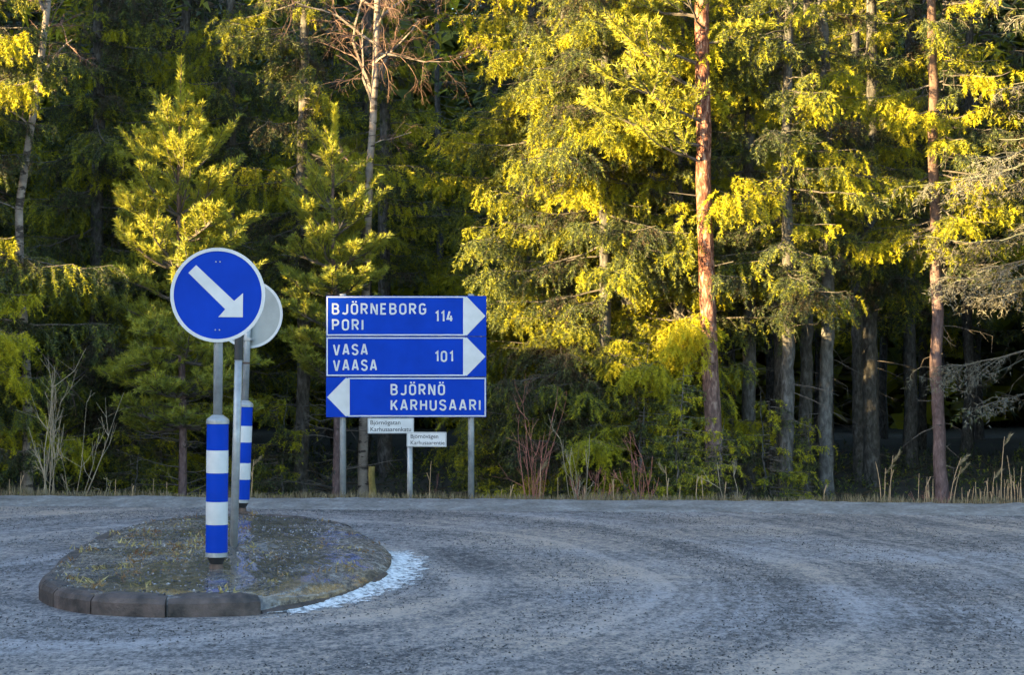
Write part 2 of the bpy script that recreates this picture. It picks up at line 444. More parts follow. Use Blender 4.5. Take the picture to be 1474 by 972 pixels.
top.add(V, None, np.stack([i * NR + j, i2 * NR + j, i2 * NR + j + 1, i * NR + j + 1], -1).reshape(-1, 4))
top.build('island_top', M_island, island, True)
# kerb stones, each bent to the curve with a rounded nose and a joint beside it
s_ = 0.0
while s_ < PER - 0.2:
    L = rg.uniform(0.40, 0.62) if s_ < 2.2 else rg.uniform(0.6, 0.95)
    if s_ + L > PER - 0.25: L = PER - s_
    g = Geo(); prof = [(0.0, -0.03), (0.0, 0.075), (0.012, 0.105), (0.04, 0.125), (0.13, 0.128), (0.15, 0.11), (0.15, -0.03)]
    pm_ = on_ol(s_ + L / 2)[0]; dz = rg.normal(0, 0.006) - 0.088 * min(1.0, max(0.0, (pm_[0] + 1.75) / 0.5)) * (1 if pm_[1] < 17.4 else 0); din = rg.normal(0, 0.008); ns = 6
    V = []
    for a in range(ns):
        u = s_ + 0.008 + (L - 0.016) * a / (ns - 1)
        for d, z in prof:
            sh = 0.012 if a in (0, ns - 1) and z > 0.08 else 0.0
            p = inset(u, d + din); V.append((p[0], p[1], z + dz - sh + rg.normal(0, 0.002)))
    kp = len(prof); q = []
    for a in range(ns - 1):
        for b in range(kp - 1): q.append((a * kp + b, a * kp + b + 1, (a + 1) * kp + b + 1, (a + 1) * kp + b))
    t = [(0, b + 1, b) for b in range(1, kp - 1)] + [((ns - 1) * kp, (ns - 1) * kp + b, (ns - 1) * kp + b + 1) for b in range(1, kp - 1)]
    g.add(V, t, q)
    g.build('kerb_stone', M_kerb, island, False)
    s_ += L

# crusted snow lying against the right-hand kerb
def nearest_s(p):
    return cum[np.argmin(np.linalg.norm(OL - np.array(p), axis=1))]
s0, s1 = nearest_s((-1.62, 12.15)), nearest_s((-1.0, 16.4))
g = Geo(); NS, NW = 150, 22; V = []; A = []
for a in range(NS):
    f = a / (NS - 1); w = 0.20 + 0.20 * f * math.sin(math.pi * min(1, f * 1.02)) ** 0.3
    for b in range(NW):
        k = b / (NW - 1)
        p = inset(s0 + (s1 - s0) * f, 0.09 - (w + 0.09) * k)
        z = 0.005 + 0.045 * max(0.0, 1 - k * 1.9) ** 1.3 * math.sin(math.pi * f) ** 0.5 + abs(rg.normal(0, 0.002))
        V.append((p[0], p[1], z)); A.append(min(0.95, min(f, 1 - f) * 9, 1.08 - 1.05 * k ** 1.4, 0.45 + 3 * k) if 0 < b < NW - 1 else -1.0)
i, j = np.meshgrid(np.arange(NS - 1), np.arange(NW - 1), indexing='ij')
g.add(V, None, np.stack([i * NW + j, i * NW + j + 1, (i + 1) * NW + j + 1, (i + 1) * NW + j], -1).reshape(-1, 4), np.array(A))
tag(g.build('snow_crust', M_snow, None, True), 'strip of crusted white snow along the right kerb of the island', 'snow', kind='stuff')

# ------------------------------------------------------------------ needle and blade clouds
def needles(geo, rng, P0, P1, per_m, ln, w, spread=0.8, tint=0.5, tvar=0.12, fwd=0.6):
    """thin pointed blades all along the segments P0-P1"""
    P0, P1 = np.asarray(P0, float).reshape(-1, 3), np.asarray(P1, float).reshape(-1, 3)
    L = np.linalg.norm(P1 - P0, axis=1)
    cnt = np.maximum(1, (L * per_m + rng.random(len(L))).astype(int))
    idx = np.repeat(np.arange(len(L)), cnt); n = len(idx)
    if n == 0: return
    u = rng.random(n)
    ax = (P1 - P0) / (L[:, None] + 1e-9)
    b = P0[idx] + (P1 - P0)[idx] * u[:, None]
    rv = rng.standard_normal((n, 3)); rv -= (rv * ax[idx]).sum(1)[:, None] * ax[idx]
    rv /= np.linalg.norm(rv, axis=1)[:, None] + 1e-9
    d = ax[idx] * fwd + rv * spread
    d /= np.linalg.norm(d, axis=1)[:, None]
    sd_ = np.cross(d, rng.standard_normal((n, 3))); sd_ /= np.linalg.norm(sd_, axis=1)[:, None] + 1e-9
    l_ = ln * rng.uniform(0.65, 1.2, n)[:, None]
    V = np.stack([b - sd_ * w / 2, b + sd_ * w / 2, b + d * l_ + 0.0 * sd_], 1).reshape(-1, 3)
    t = np.broadcast_to(np.asarray(tint, float), (len(L),))[idx] + rng.normal(0, tvar, n)
    geo.add(V, np.arange(3 * n).reshape(-1, 3), None, np.repeat(np.clip(t, 0, 1), 3))

def unit(v): v = np.asarray(v, float); return v / (np.linalg.norm(v, axis=-1, keepdims=True) + 1e-9)

def spruce_crown(seed, H, z0, RAD, fine_to=8.0, step=0.11, per_m=60, ln=0.05, w=0.014, drape=1.0, dens=1.0, z_dead=None, sparse=0.0, face=0.0, f3=1.0):
    """branch tubes and needle clouds of a Norway spruce: arching limbs with hanging curtains of twigs"""
    rng = np.random.default_rng(seed)
    br, fo = Geo(), Geo()
    z = z0
    while z < H - 0.3:
        fine = z < fine_to
        az = rng.normal(-math.pi / 2, 0.75) if rng.random() < face else rng.uniform(0, 2 * math.pi)
        rel = z / H
        L = RAD * (1 - rel) ** 0.75 * rng.uniform(0.55, 1.12)
        if rng.random() < sparse: L *= 0.45
        if fine: L *= 0.62 + 0.45 * (0.5 + 0.5 * math.sin(2.1 * z + seed) * math.sin(2 * az + 1.3 * z + 2.0 * seed))
        a = rng.uniform(0.25, 0.62) * (1 - 0.7 * rel) * min(1, L / 1.2 + .3); c = a * rng.uniform(0.45, 0.85)
        t = np.linspace(0, 1, 8)
        da = rng.normal(0, 0.12) * t ** 2
        wig = np.cumsum(rng.normal(0, 0.012, 8)) * L
        pts = np.stack([np.cos(az + da) * L * t, np.sin(az + da) * L * t, z + L * (-a * t + c * t ** 2) + wig], 1)
        br.tube(pts, np.linspace(0.006 + 0.006 * L, 0.0025, 8), 5 if fine else 3, rng.random())
        n2 = max(4, int(L / 0.075 * dens)) if fine else max(4, int(L / 0.16))
        t2 = np.sort(rng.uniform(0.14, 1.0, n2)); t2[-1] = 1.0
        p = np.stack([np.interp(t2, t, pts[:, m]) for m in range(3)], 1)
        side = np.where(np.arange(n2) % 2 == 0, 1, -1) * rng.uniform(0.45, 1.25, n2); side[-1] = 0
        l2 = (0.16 + 0.42 * (1 - t2) ** 0.8) * min(L, 2.0) * rng.uniform(0.35, 0.9, n2) + 0.05
        dz = rng.uniform(-0.75, 0.05, n2)
        d2 = unit(np.stack([np.cos(az + side), np.sin(az + side), dz], 1))
        mid = p + d2 * (l2 * 0.5)[:, None]
        d3 = unit(d2 + np.stack([np.zeros(n2), np.zeros(n2), -rng.uniform(0.1, 0.8, n2) * drape], 1))
        end = mid + d3 * (l2 * 0.5)[:, None]
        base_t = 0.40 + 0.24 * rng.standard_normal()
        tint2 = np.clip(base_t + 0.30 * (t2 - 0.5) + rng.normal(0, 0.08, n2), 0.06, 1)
        if fine:
            for q in range(n2):
                if l2[q] > 0.22: br.tube(np.array([p[q], mid[q], end[q]]), np.array([0.004, 0.003, 0.002]), 3, 0.5, False)
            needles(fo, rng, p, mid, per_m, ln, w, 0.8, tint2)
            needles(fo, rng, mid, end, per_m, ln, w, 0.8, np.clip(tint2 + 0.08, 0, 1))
            # hanging twigs
            n3 = np.maximum(1, (l2 / 0.05 * (0.5 + 0.5 * drape)).astype(int)); ix = np.repeat(np.arange(n2), n3)
            u = rng.random(len(ix))[:, None]
            s3 = np.where(u < 0.5, p[ix] + (mid - p)[ix] * u * 2, mid[ix] + (end - mid)[ix] * (u * 2 - 1))
            dn = unit(np.stack([rng.normal(0, 0.5, len(ix)), rng.normal(0, 0.5, len(ix)), -np.ones(len(ix)) * rng.uniform(0.6, 1.6, len(ix))], 1) + 0.6 * d2[ix])
            l3 = rng.uniform(0.07, 0.30, len(ix)) * (0.5 + 0.5 * drape) * np.clip(L / 1.3, 0.45, 1.1)
            e3 = s3 + dn * l3[:, None]
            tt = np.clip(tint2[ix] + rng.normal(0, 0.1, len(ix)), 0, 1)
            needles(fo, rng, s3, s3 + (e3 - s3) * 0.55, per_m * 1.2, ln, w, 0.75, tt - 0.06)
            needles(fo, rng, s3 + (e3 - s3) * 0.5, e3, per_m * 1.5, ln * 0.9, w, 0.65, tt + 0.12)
            # a gap along the bare inner limb shows dead twigs
            nd = int(L * 5)
            ud = rng.uniform(0.05, 0.5, nd); pd = np.stack([np.interp(ud, t, pts[:, m]) for m in range(3)], 1)
            dd = unit(rng.normal(0, 1, (nd, 3)) + np.array([0, 0, -0.7]))
            for q in range(nd): br.tube(np.array([pd[q], pd[q] + dd[q] * rng.uniform(0.1, 0.32)]), np.array([0.003, 0.0015]), 3, 0.2, False)
        else:
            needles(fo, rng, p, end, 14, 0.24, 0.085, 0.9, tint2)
        z += (step if fine else 0.15) * rng.uniform(0.5, 1.5)
    if z_dead is not None:       # bare dead twigs on the clean lower trunk
        for _ in range(int((z0 - z_dead) * 9)):
            zz = rng.uniform(z_dead, z0 + 0.6); az = rng.uniform(0, 6.283); L = rng.uniform(0.15, 1.0) * (0.5 + 0.5 * zz / z0)
            t = np.linspace(0, 1, 5); dr = rng.uniform(-0.6, 0.05)
            pts = np.stack([np.cos(az) * L * t, np.sin(az) * L * t, zz + L * dr * t ** 1.4 + np.cumsum(rng.normal(0, 0.015, 5))], 1)
            br.tube(pts, np.linspace(0.007, 0.002, 5), 3, 0.3, False)
            for _k in range(int(L * 5)):
                q = rng.integers(1, 5); br.tube(np.array([pts[q], pts[q] + unit(np.array([math.cos(az), math.sin(az), -0.6]) + rng.normal(0, 0.6, 3)) * rng.uniform(0.08, 0.25)]), np.array([0.003, 0.001]), 3, 0.3, False)
    return br, fo

def trunk_mesh(name, m, H, r0, path=None, k=11, seed=0, z_from=-0.3, rough=0.03, taper=0.9):
    rng = np.random.default_rng(seed)
    zs = np.concatenate([np.linspace(z_from, 8, 42), np.linspace(8.6, H, 8)]) if H > 9 else np.linspace(z_from, H, 40)
    w = np.cumsum(rng.normal(0, 0.010, (len(zs), 2)), 0)
    xy = w if path is None else np.stack([np.interp(zs, path[0], path[1]), np.zeros(len(zs))], 1) + w * 0.4
    rad = r0 * (1 - taper * np.clip(zs / H, 0, 1)) * (1 + 0.35 * np.exp(-np.clip(zs - z_from, 0, 9) * 2.5))
    g = Geo(); g.tube(np.column_stack([xy, zs]), rad, k, 0.5, True, rough, rng)
    return g.mesh(name, m, True)

def link(name, me, parent, rz=0.0, sc=None):
    o = bpy.data.objects.new(name, me); COL.objects.link(o); o.parent = parent
    return o

# shared crown meshes
CROWN = {}
def crown(key, *a, **kw):
    mw, mf = kw.pop('mats', (M_twig, M_spruce))
    b, f = spruce_crown(*a, **kw)
    CROWN[key] = (b.mesh('branches', mw), f.mesh('crown', mf))
crown('full_a', 21, 17.0, 0.35, 2.25, face=0.5, sparse=0.22, step=0.066, per_m=125, ln=0.052, w=0.0095, fine_to=7.6)
crown('full_b', 22, 16.0, 0.6, 2.0, face=0.5, sparse=0.25, drape=1.0, step=0.066, per_m=125, ln=0.052, w=0.0095, fine_to=7.6)
crown('high_a', 23, 17.0, 2.9, 1.75, z_dead=0.2, face=0.5, sparse=0.28, step=0.08, per_m=125, ln=0.052, w=0.0095, fine_to=7.6)
crown('high_b', 24, 18.0, 3.5, 1.65, z_dead=0.3, face=0.5, sparse=0.28, step=0.085, per_m=125, ln=0.052, w=0.0095, fine_to=7.6)
crown('deep_a', 25, 18.0, 1.2, 2.3, fine_to=7.5, per_m=30, ln=0.10, w=0.024, step=0.10, dens=0.8)
crown('deep_b', 26, 19.0, 2.6, 2.1, fine_to=7.5, per_m=30, ln=0.10, w=0.024, step=0.11, dens=0.8, z_dead=0.2)
crown('young_a', 27, 2.5, 0.12, 0.85, fine_to=9, step=0.032, per_m=120, ln=0.04, w=0.009, drape=0.6, dens=2.2, face=0.3)
crown('young_b', 28, 1.9, 0.08, 0.75, fine_to=9, step=0.030, per_m=120, ln=0.04, w=0.009, drape=0.75, dens=2.2, face=0.3)
crown('lichen', 29, 15.0, 1.9, 1.9, per_m=24, ln=0.075, w=0.009, drape=0.9, sparse=0.2, mats=(M_grey, M_grey), z_dead=0.3)
TRUNK = {'a': trunk_mesh('trunk', M_bspruce, 17.2, 0.125, seed=1), 'b': trunk_mesh('trunk', M_bspruce, 16.3, 0.10, seed=2),
         'p': trunk_mesh('trunk', M_bpale, 18, 0.10, seed=3), 'd': trunk_mesh('trunk', M_bspruce, 18.5, 0.115, k=8, seed=4),
         'u': trunk_mesh('trunk', M_bpine2, 18, 0.088, seed=9, rough=0.02), 'y': trunk_mesh('trunk', M_bspruce, 2.3, 0.022, k=6, seed=5), 'z': trunk_mesh('trunk', M_bspruce, 1.75, 0.018, k=6, seed=6)}

def spruce(u, Y, ck, tk, rot, label, name='spruce_tree', group='spruces at the forest edge', sc=1.0, x=None, lean=0.0):
    X = px(u, Y) if x is None else x
    e = empty(name, (X, Y, float(gz(X, Y)) - 0.02), R(rot)); e.scale = (sc, sc, sc)
    if lean: e.rotation_euler = (0, R(lean), R(rot))
    link('trunk', TRUNK[tk], e); link('branches', CROWN[ck][0], e); link('crown', CROWN[ck][1], e)
    for c in e.children:
        if c.name.split('.')[0] in ('branches', 'crown'): c['kind'] = 'stuff'
    return tag(e, label, 'tree', group)

spruce(-30, 24.9, 'full_b', 'b', 25, 'spruce at the left border of the picture with sunlit drooping branches')
spruce(140, 30.5, 'full_a', 'a', 40, 'dark spruce standing behind the bright young pine on the left')
spruce(330, 31.5, 'full_b', 'b', -40, 'dark spruce in the shade just right of the bright young pine')
spruce(432, 27.6, 'high_a', 'b', 15, 'spruce with sunlit hanging branch tips left of the forked birch')
spruce(553, 33.0, 'high_b', 'a', 20, 'grey bare trunked spruce in the dark just right of the forked birch')
spruce(815, 27.0, 'full_a', 'a', 20, 'broad sunlit spruce to the right of the blue direction sign')
spruce(775, 28.6, 'full_b', 'b', -25, 'spruce behind the right edge of the blue direction sign')
spruce(905, 26.6, 'full_b', 'a', 35, 'sunlit spruce draping down just left of the tall red pine')
spruce(1076, 26.6, 'high_a', 'b', -30, 'slim spruce just right of the tall red pine trunk')
spruce(1155, 28.6, 'high_b', 'b', 30, 'thin spruce left of the pale grey trunk on the right')
spruce(1190, 26.8, 'high_b', 'p', -20, 'spruce with a pale grey bare lower trunk right of the tall red pine')
spruce(1238, 31.5, 'high_b', 'b', 170, 'dim spruce trunk just right of the pale grey one')
spruce(1254, 30.2, 'high_a', 'a', 10, 'grey spruce trunk midway between pale grey trunk and purple trunk')
spruce(1357, 26.2, 'high_b', 'u', 12, 'slender conifer with a purple brown trunk standing clear at the right')
spruce(1488, 25.2, 'lichen', 'b', 15, 'grey lichen hung half bare spruce at the right border', group='bare trees')
spruce(982, 24.3, 'young_a', 'y', 10, 'young spruce by the road below the tall red pine', 'young_spruce', 'young spruces by the road', 1.0)
spruce(1108, 25.6, 'young_b', 'z', 80, 'small bushy spruce left of the pale grey trunk', 'young_spruce', 'young spruces by the road', 1.05)
spruce(1160, 26.0, 'young_b', 'z', 200, 'small dark spruce at the foot of the pale grey trunk', 'young_spruce', 'young spruces by the road', 0.85)
spruce(190, 26.2, 'young_a', 'y', 130, 'dark young spruce under the left side of the bright pine', 'young_spruce', 'young spruces by the road', 0.85)
spruce(232, 27.0, 'young_b', 'z', 20, 'low dark spruce behind the bright pine trunk', 'young_spruce', 'young spruces by the road', 1.1)
spruce(400, 26.5, 'young_b', 'z', 250, 'dark young spruce between striped bollards and direction sign', 'young_spruce', 'young spruces by the road', 1.1)
spruce(690, 26.5, 'young_a', 'y', 300, 'dark young spruce at the right post of the direction sign', 'young_spruce', 'young spruces by the road', 0.9)
spruce(860, 25.6, 'young_a', 'y', 220, 'shaded young spruce below the broad sunlit spruce', 'young_spruce', 'young spruces by the road', 0.95)

spruce(1040, 24.2, 'young_b', 'z', 160, 'young spruce hiding the foot of the tall red pine', 'young_spruce', 'young spruces by the road', 0.95)
spruce(920, 25.2, 'young_a', 'y', 60, 'young spruce midway between tall red pine and broad sunlit spruce', 'young_spruce', 'young spruces by the road', 1.1)
spruce(868, 26.0, 'full_a', 'b', -28, 'dense sunlit spruce second left of the tall red pine', sc=0.92)
spruce(972, 26.3, 'full_b', 'b', 5, 'drooping sunlit spruce right behind the tall red pine', sc=0.97)
spruce(1128, 25.7, 'high_a', 'b', 20, 'sunlit spruce third to the right of the tall red pine', sc=0.96)
# the wood behind, tree by tree
rg = np.random.default_rng(77)
spots = []
for row, (Yr, stp) in enumerate(((35, 1.9), (39, 2.1), (43, 2.3), (48, 2.4), (54, 2.6))):
    x = -Yr * 0.36
    while x < Yr * 0.36:
        if not (row < 4 and -0.075 * Yr < x < -0.022 * Yr): spots.append((x + rg.uniform(-.5, .5), Yr + rg.uniform(-1.4, 1.4)))
        x += stp * rg.uniform(0.8, 1.2)
for x, y in spots:
    spruce(0, y, 'deep_b' if x > 0.075 * y else rg.choice(['deep_a', 'deep_b', 'deep_a']), 'd', rg.uniform(0, 360), 'dark spruce deep in the wood behind the roadside trees', group='spruces deep in the wood', sc=rg.uniform(0.9, 1.12), x=x)
# beyond them, and along both sides, the trunks can no longer be told apart
g = Geo(); rg = np.random.default_rng(78)
def mass(g, pts, hs, n, ln, w, pw=1.0):
    for (x, y), h in zip(pts, hs):
        z = h * (1 - rg.random(n) ** (0.5 if pw == 1 else 1.0) * 0.985); a = rg.uniform(0, 6.283, n)
        rad = (0.15 + 2.3 * (1 - z / h) ** pw) * np.sqrt(rg.random(n))
        P = np.stack([x + np.cos(a) * rad, y + np.sin(a) * rad, z + float(gz(x, y))], 1)
        D = unit(np.stack([np.cos(a), np.sin(a), -0.8 * np.ones(n)], 1))
        needles(g, rg, P, P + D * 0.3, 0.1, ln, w, 0.9, rg.uniform(0.3, 0.6))
        g.tube(np.array([(x, y, float(gz(x, y)) - .3), (x, y, h)]), np.array([0.14, 0.02]), 5, 0.05)
pts = [(x + rg.uniform(-1, 1), y + rg.uniform(-1.2, 1.2)) for y in (59, 63, 67, 72, 77) for x in np.arange(-32, 33, 2.4)]
pts += [(x + rg.uniform(-1, 1), y) for y in (26, 29, 33, 38, 43, 48) for x in (*np.arange(-40, -0.40 * y, 2.6), *np.arange(0.42 * y, 36, 2.6))]
mass(g, pts, rg.uniform(18, 25, len(pts)), 1150, 0.85, 0.55)
tag(g.build('distant_wood', M_spruce), 'dark mass of spruce wood far behind the roadside trees', 'forest', kind='stuff')

# unseen wood added behind the viewer, treetops shaped to set the shadow line
S2 = np.array([math.sin(R(SUN_AZ)), math.cos(R(SUN_AZ))]); P2 = np.array([-S2[1], S2[0]])
g = Geo(); rg = np.random.default_rng(80); pts = []; hs = []
for L in (52, 55, 58, 61):
    for q in np.arange(-46, 34, 1.5):
        p = np.array([0, 27.0]) + S2 * (L + rg.uniform(-1, 1)) + P2 * (q + rg.uniform(-.8, .8))
        pts.append(tuple(p)); hs.append(float(np.interp(q, [-10, -6.5, -5.2, -3.6, -2.6, -1.9, -0.8, 0.4, 1.5, 2.5, 3.3, 3.9, 5.2, 6.5], [11.0, 10.0, 8.5, 7.0, 4.6, 2.2, 0.9, 1.5, 1.5, 2.1, 2.2, 2.4, 3.6, 4.5])) + L * math.tan(R(SUN_EL)) + rg.uniform(-1.1, 0.5))
mass(g, pts, hs, 620, 0.8, 0.5, 0.62)
tag(g.build('shade_wood', M_spruce), 'unseen spruce wood added behind the viewpoint to shade road and trees', 'forest', kind='stuff')

# ------------------------------------------------------------------ pines
def pine_branch(br, fo, rng, p, d, age, level, sl, ln=0.07, w=0.011, per_m=370, tint=0.55):
    """one limb grown in yearly shoots; the last two years carry brushes of needles"""
    p = np.array(p, float); d = unit(d)
    for yr in range(age, 0, -1):
        d = unit(d + np.array([0, 0, 0.10 + 0.05 * level]) + rng.normal(0, 0.10, 3))
        L = sl * rng.uniform(0.75, 1.2) * (0.85 ** level)
        e = p + d * L
        br.tube(np.array([p, (p + e) / 2 + rng.normal(0, 0.006, 3), e]), np.array([0.0035 + 0.0032 * yr, 0.003 + 0.003 * yr, 0.003 + 0.0026 * yr]) * (0.75 ** level), 4, 0.4, False)
        if yr <= 3:
            tt = np.clip(tint + 0.13 * (2 - yr) + rng.normal(0, 0.10), 0.05, 1)
            needles(fo, rng, p + (e - p) * (0.0 if yr < 3 else 0.55), e, per_m, ln, w, 0.75, tt, 0.1, 0.75)
        if yr > 1 and level < 2:
            nb = 2 if level else 3
            for kk in range(nb):
                ax = unit(np.cross(d, np.array([0, 0, 1.0])))
                sgn = (1, -1, 0)[kk]
                dd = unit(d * 0.75 + ax * sgn * rng.uniform(0.5, 0.9) + np.array([0, 0, rng.uniform(-0.1, 0.4)]) + rng.normal(0, 0.12, 3))
                if rng.random() < 0.84: pine_branch(br, fo, rng, e, dd, min(yr - 1, 3), level + 1, sl * 0.85, ln, w, per_m, tint)
        p = e

def young_pine(seed, u, Y, vtop, label, wmax, leader, z_bare, dim=0.0):
    rng = np.random.default_rng(seed)
    X = px(u, Y); z0 = float(gz(X, Y)); H = pz(vtop, Y) - z0
    e = empty('pine_tree', (X, Y, z0 - 0.02), 0)
    zs = np.linspace(-0.1, H, 30); wig = np.cumsum(rng.normal(0, 0.006, 30))
    wig -= wig * 0
    g = Geo(); g.tube(np.stack([0.03 * np.sin(zs * 1.1), 0.03 * np.cos(zs * 1.4), zs], 1), np.interp(zs, [0, H * 0.8, H], [0.062, 0.02, 0.006]), 9, 0.5, True, 0.03, rng)
    g.build('trunk', M_bpine2, e, True)
    br, fo = Geo(), Geo()
    tip = np.array([0, 0, H])
    needles(fo, rng, np.array([0, 0, H - leader]), tip, 900, 0.095, 0.013, 0.7, 0.9, 0.1, 0.8)
    z = H - leader; k = 1
    while z > z_bare:
        n = rng.integers(5, 7); a0 = rng.uniform(0, 6.28)
        for b in range(n):
            az = a0 + b * 6.283 / n + rng.normal(0, 0.2)
            el = R(max(-4, 50 - 6.5 * k)) + rng.normal(0, 0.1)
            d = np.array([math.cos(az) * math.cos(el), math.sin(az) * math.cos(el), math.sin(el)])
            age = min(k + (rng.random() < 0.3), 6)
            sl = min(0.30, wmax / max(2.5, age))
            pine_branch(br, fo, rng, (0.03 * math.sin(z * 1.1), 0.03 * math.cos(z * 1.4), z), d, age, 0, sl, tint=0.82 - 0.02 * k - dim)  # dim puts the half shade into the needle colour
        z -= rng.uniform(0.30, 0.42); k += 1
    for _ in range(46):           # dead limbs under the crown
        zz = rng.uniform(0.25, z_bare + 1.0); az = rng.uniform(0, 6.283); L = rng.uniform(0.2, 0.95)
        t = np.linspace(0, 1, 5)
        pts = np.stack([np.cos(az) * L * t, np.sin(az) * L * t, zz + L * rng.uniform(-0.15, 0.35) * t + np.cumsum(rng.normal(0, 0.02, 5))], 1)
        br.tube(pts, np.linspace(0.008, 0.002, 5), 4, 0.3, False)
        for _k in range(5):
            q = rng.integers(1, 5); br.tube(np.array([pts[q], pts[q] + unit(np.array([math.cos(az), math.sin(az), 0]) + rng.normal(0, 0.6, 3)) * rng.uniform(0.08, 0.3)]), np.array([0.003, 0.001]), 3, 0.3, False)
    tag(br.build('branches', M_twig, e), kind='stuff'); tag(fo.build('crown', M_pine, e), kind='stuff')
    return tag(e, label, 'tree', 'pines')
young_pine(41, 260, 25.4, 82, 'bright sunlit young pine with a tall spire above the round arrow sign', 1.15, 0.85, 1.5)
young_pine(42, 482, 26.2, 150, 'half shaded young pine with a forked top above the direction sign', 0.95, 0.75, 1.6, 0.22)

def big_pine(seed, u_pts, Y, r0, label, m, limbs, top_z=19.0):
    rng = np.random.default_rng(seed)
    X = px(u_pts[0][1], Y); z0 = float(gz(X, Y))
    e = empty('pine_tree', (X, Y, z0 - 0.02), 0)
    pz_ = [pz(v, Y) - z0 for v, u in u_pts]; pxx = [px(u, Y) - X for v, u in u_pts]
    o = link('trunk', trunk_mesh('trunk', m, top_z, r0, (pz_ + [top_z], pxx + [pxx[-1]]), 14, seed, taper=0.6, rough=0.02), e)
    br, fo = Geo(), Geo()
    for v, az, age, sl in limbs:
        z = pz(v, Y) - z0; el = R(rng.uniform(-5, 12))
        d = np.array([math.cos(R(az)) * math.cos(el), math.sin(R(az)) * math.cos(el), math.sin(el)])
        p = np.array([np.interp(z, pz_, pxx), 0, z])
        pine_branch(br, fo, rng, p, d, age, 0, sl, 0.075, 0.014, 200, 0.72)
    for _ in range(60):           # the crown proper, above the picture
        z = rng.uniform(9, top_z); az = rng.uniform(0, 6.283); L = rng.uniform(0.8, 2.6) * (1 - 0.5 * (z - 9) / 10)
        p = np.array([pxx[-1], 0, z]); q = p + np.array([math.cos(az), math.sin(az), 0.35]) * L
        br.tube(np.array([p, q]), np.array([0.03, 0.008]), 4, 0.4, False)
        needles(fo, rng, np.array([p + (q - p) * f for f in (0.3, 0.5, 0.7)]) + rng.normal(0, 0.25, (3, 3)), np.array([q] * 3) + rng.normal(0, 0.3, (3, 3)), 28, 0.3, 0.10, 0.9, 0.5)
    for _ in range(14):
        zz = rng.uniform(0.5, 5); az = rng.uniform(0, 6.283); L = rng.uniform(0.1, 0.5)
        p = np.array([np.interp(zz, pz_, pxx), 0, zz]); br.tube(np.array([p, p + np.array([math.cos(az), math.sin(az), rng.uniform(-.2, .2)]) * L]), np.array([0.009, 0.004]), 4, 0.3, True)
    tag(br.build('branches', M_twig, e), kind='stuff'); tag(fo.build('crown', M_pine, e), kind='stuff')
    return tag(e, label, 'tree', 'pines')
big_pine(51, [(735, 1031), (440, 1021), (300, 1018), (150, 1016), (0, 1015), (-60, 1014)], 25.2, 0.112,
         'tall pine with an orange red upper trunk right of the picture centre', M_bpine,
         [(95, 185, 6, 0.36), (130, 200, 6, 0.30), (60, 340, 4, 0.22), (175, 230, 6, 0.30), (210, 195, 6, 0.33), (40, 250, 5, 0.3), (20, 170, 6, 0.34), (235, 215, 5, 0.28)])

# ------------------------------------------------------------------ birches and bare shrubs
def limb(br, tw, rng, p, d, L, r, level, droop):
    n = 6; pts = [np.array(p, float)]; d = unit(d)
    for _ in range(n):
        d = unit(d + rng.normal(0, 0.16, 3) + np.array([0, 0, -droop * (0.3 + level * 0.3)]))
        pts.append(pts[-1] + d * L / n)
    pts = np.array(pts); (br if level == 0 else tw).tube(pts, np.linspace(r, r * 0.35, n + 1), 5 if level < 1 else 3, 0.5, False)
    if level < 3:
        for _ in range((7, 6, 4)[level]):
            q = rng.integers(1, n + 1)
            dd = unit(unit(pts[q] - pts[q - 1]) + rng.normal(0, 0.65, 3))
            limb(br, tw, rng, pts[q], dd, L * rng.uniform(0.3, 0.6), r * 0.4, level + 1, droop)
def birch(seed, uv, Y, r0, label, limbs):
    rng = np.random.default_rng(seed)
    X = px(uv[0][0], Y); z0 = float(gz(X, Y))
    e = empty('birch_tree', (X, Y, z0 - 0.02), 0)
    zz = [pz(v, Y) - z0 for u, v in uv]; xx = [px(u, Y) - X for u, v in uv]
    link('trunk', trunk_mesh('trunk', M_bbirch, 13.0, r0, (zz + [13], xx + [xx[-1] + 0.2]), 12, seed, taper=0.8, rough=0.025), e)
    br, tw = Geo(), Geo()
    for v, az, el, L, r in limbs:
        z = pz(v, Y) - z0; p = (np.interp(z, zz, xx), 0, z)
        br = Geo(); limb(br, tw, rng, p, (math.cos(R(az)) * math.cos(R(el)), math.sin(R(az)) * math.cos(R(el)), math.sin(R(el))), L, r, 0, 0.10); br.build('limb', M_bbirch, e)
    tag(tw.build('twigs', M_btwig, e), kind='stuff')
    return tag(e, label, 'tree', 'birches')
birch(61, [(523, 735), (523, 560), (526, 400), (530, 250), (538, 120), (541, 0), (541, -80)], 26.6, 0.070, 'forked birch with a cream trunk and rusty twigs above the direction sign',
      [(140, 120, 66, 1.6, 0.026), (130, 35, 60, 1.2, 0.026), (150, 200, 62, 1.15, 0.02), (210, -20, 32, 0.6, 0.010), (90, -60, 35, 1.1, 0.02), (60, 190, 50, 1.2, 0.02),
       (30, 20, 50, 1.2, 0.025), (260, 160, 40, 0.8, 0.012), (10, 170, 45, 1.3, 0.02), (40, 300, 30, 1.0, 0.015), (75, 20, 12, 1.0, 0.015), (0, 60, 60, 1.5, 0.03)])
birch(62, [(43, 735), (42, 620), (38, 500), (30, 390), (26, 300), (38, 220), (55, 110), (68, 0), (74, -80)], 25.0, 0.068, 'leaning pale birch near the left border behind the bare shrub',
      [(110, 20, 45, 0.8, 0.022), (70, 40, 60, 1.0, 0.024), (430, 180, 5, 0.9, 0.012), (480, 10, -30, 0.8, 0.010), (300, 190, 30, 0.7, 0.012), (180, 170, 40, 0.9, 0.015), (540, 190, -20, 0.8, 0.009), (20, 150, 55, 1.0, 0.02)])

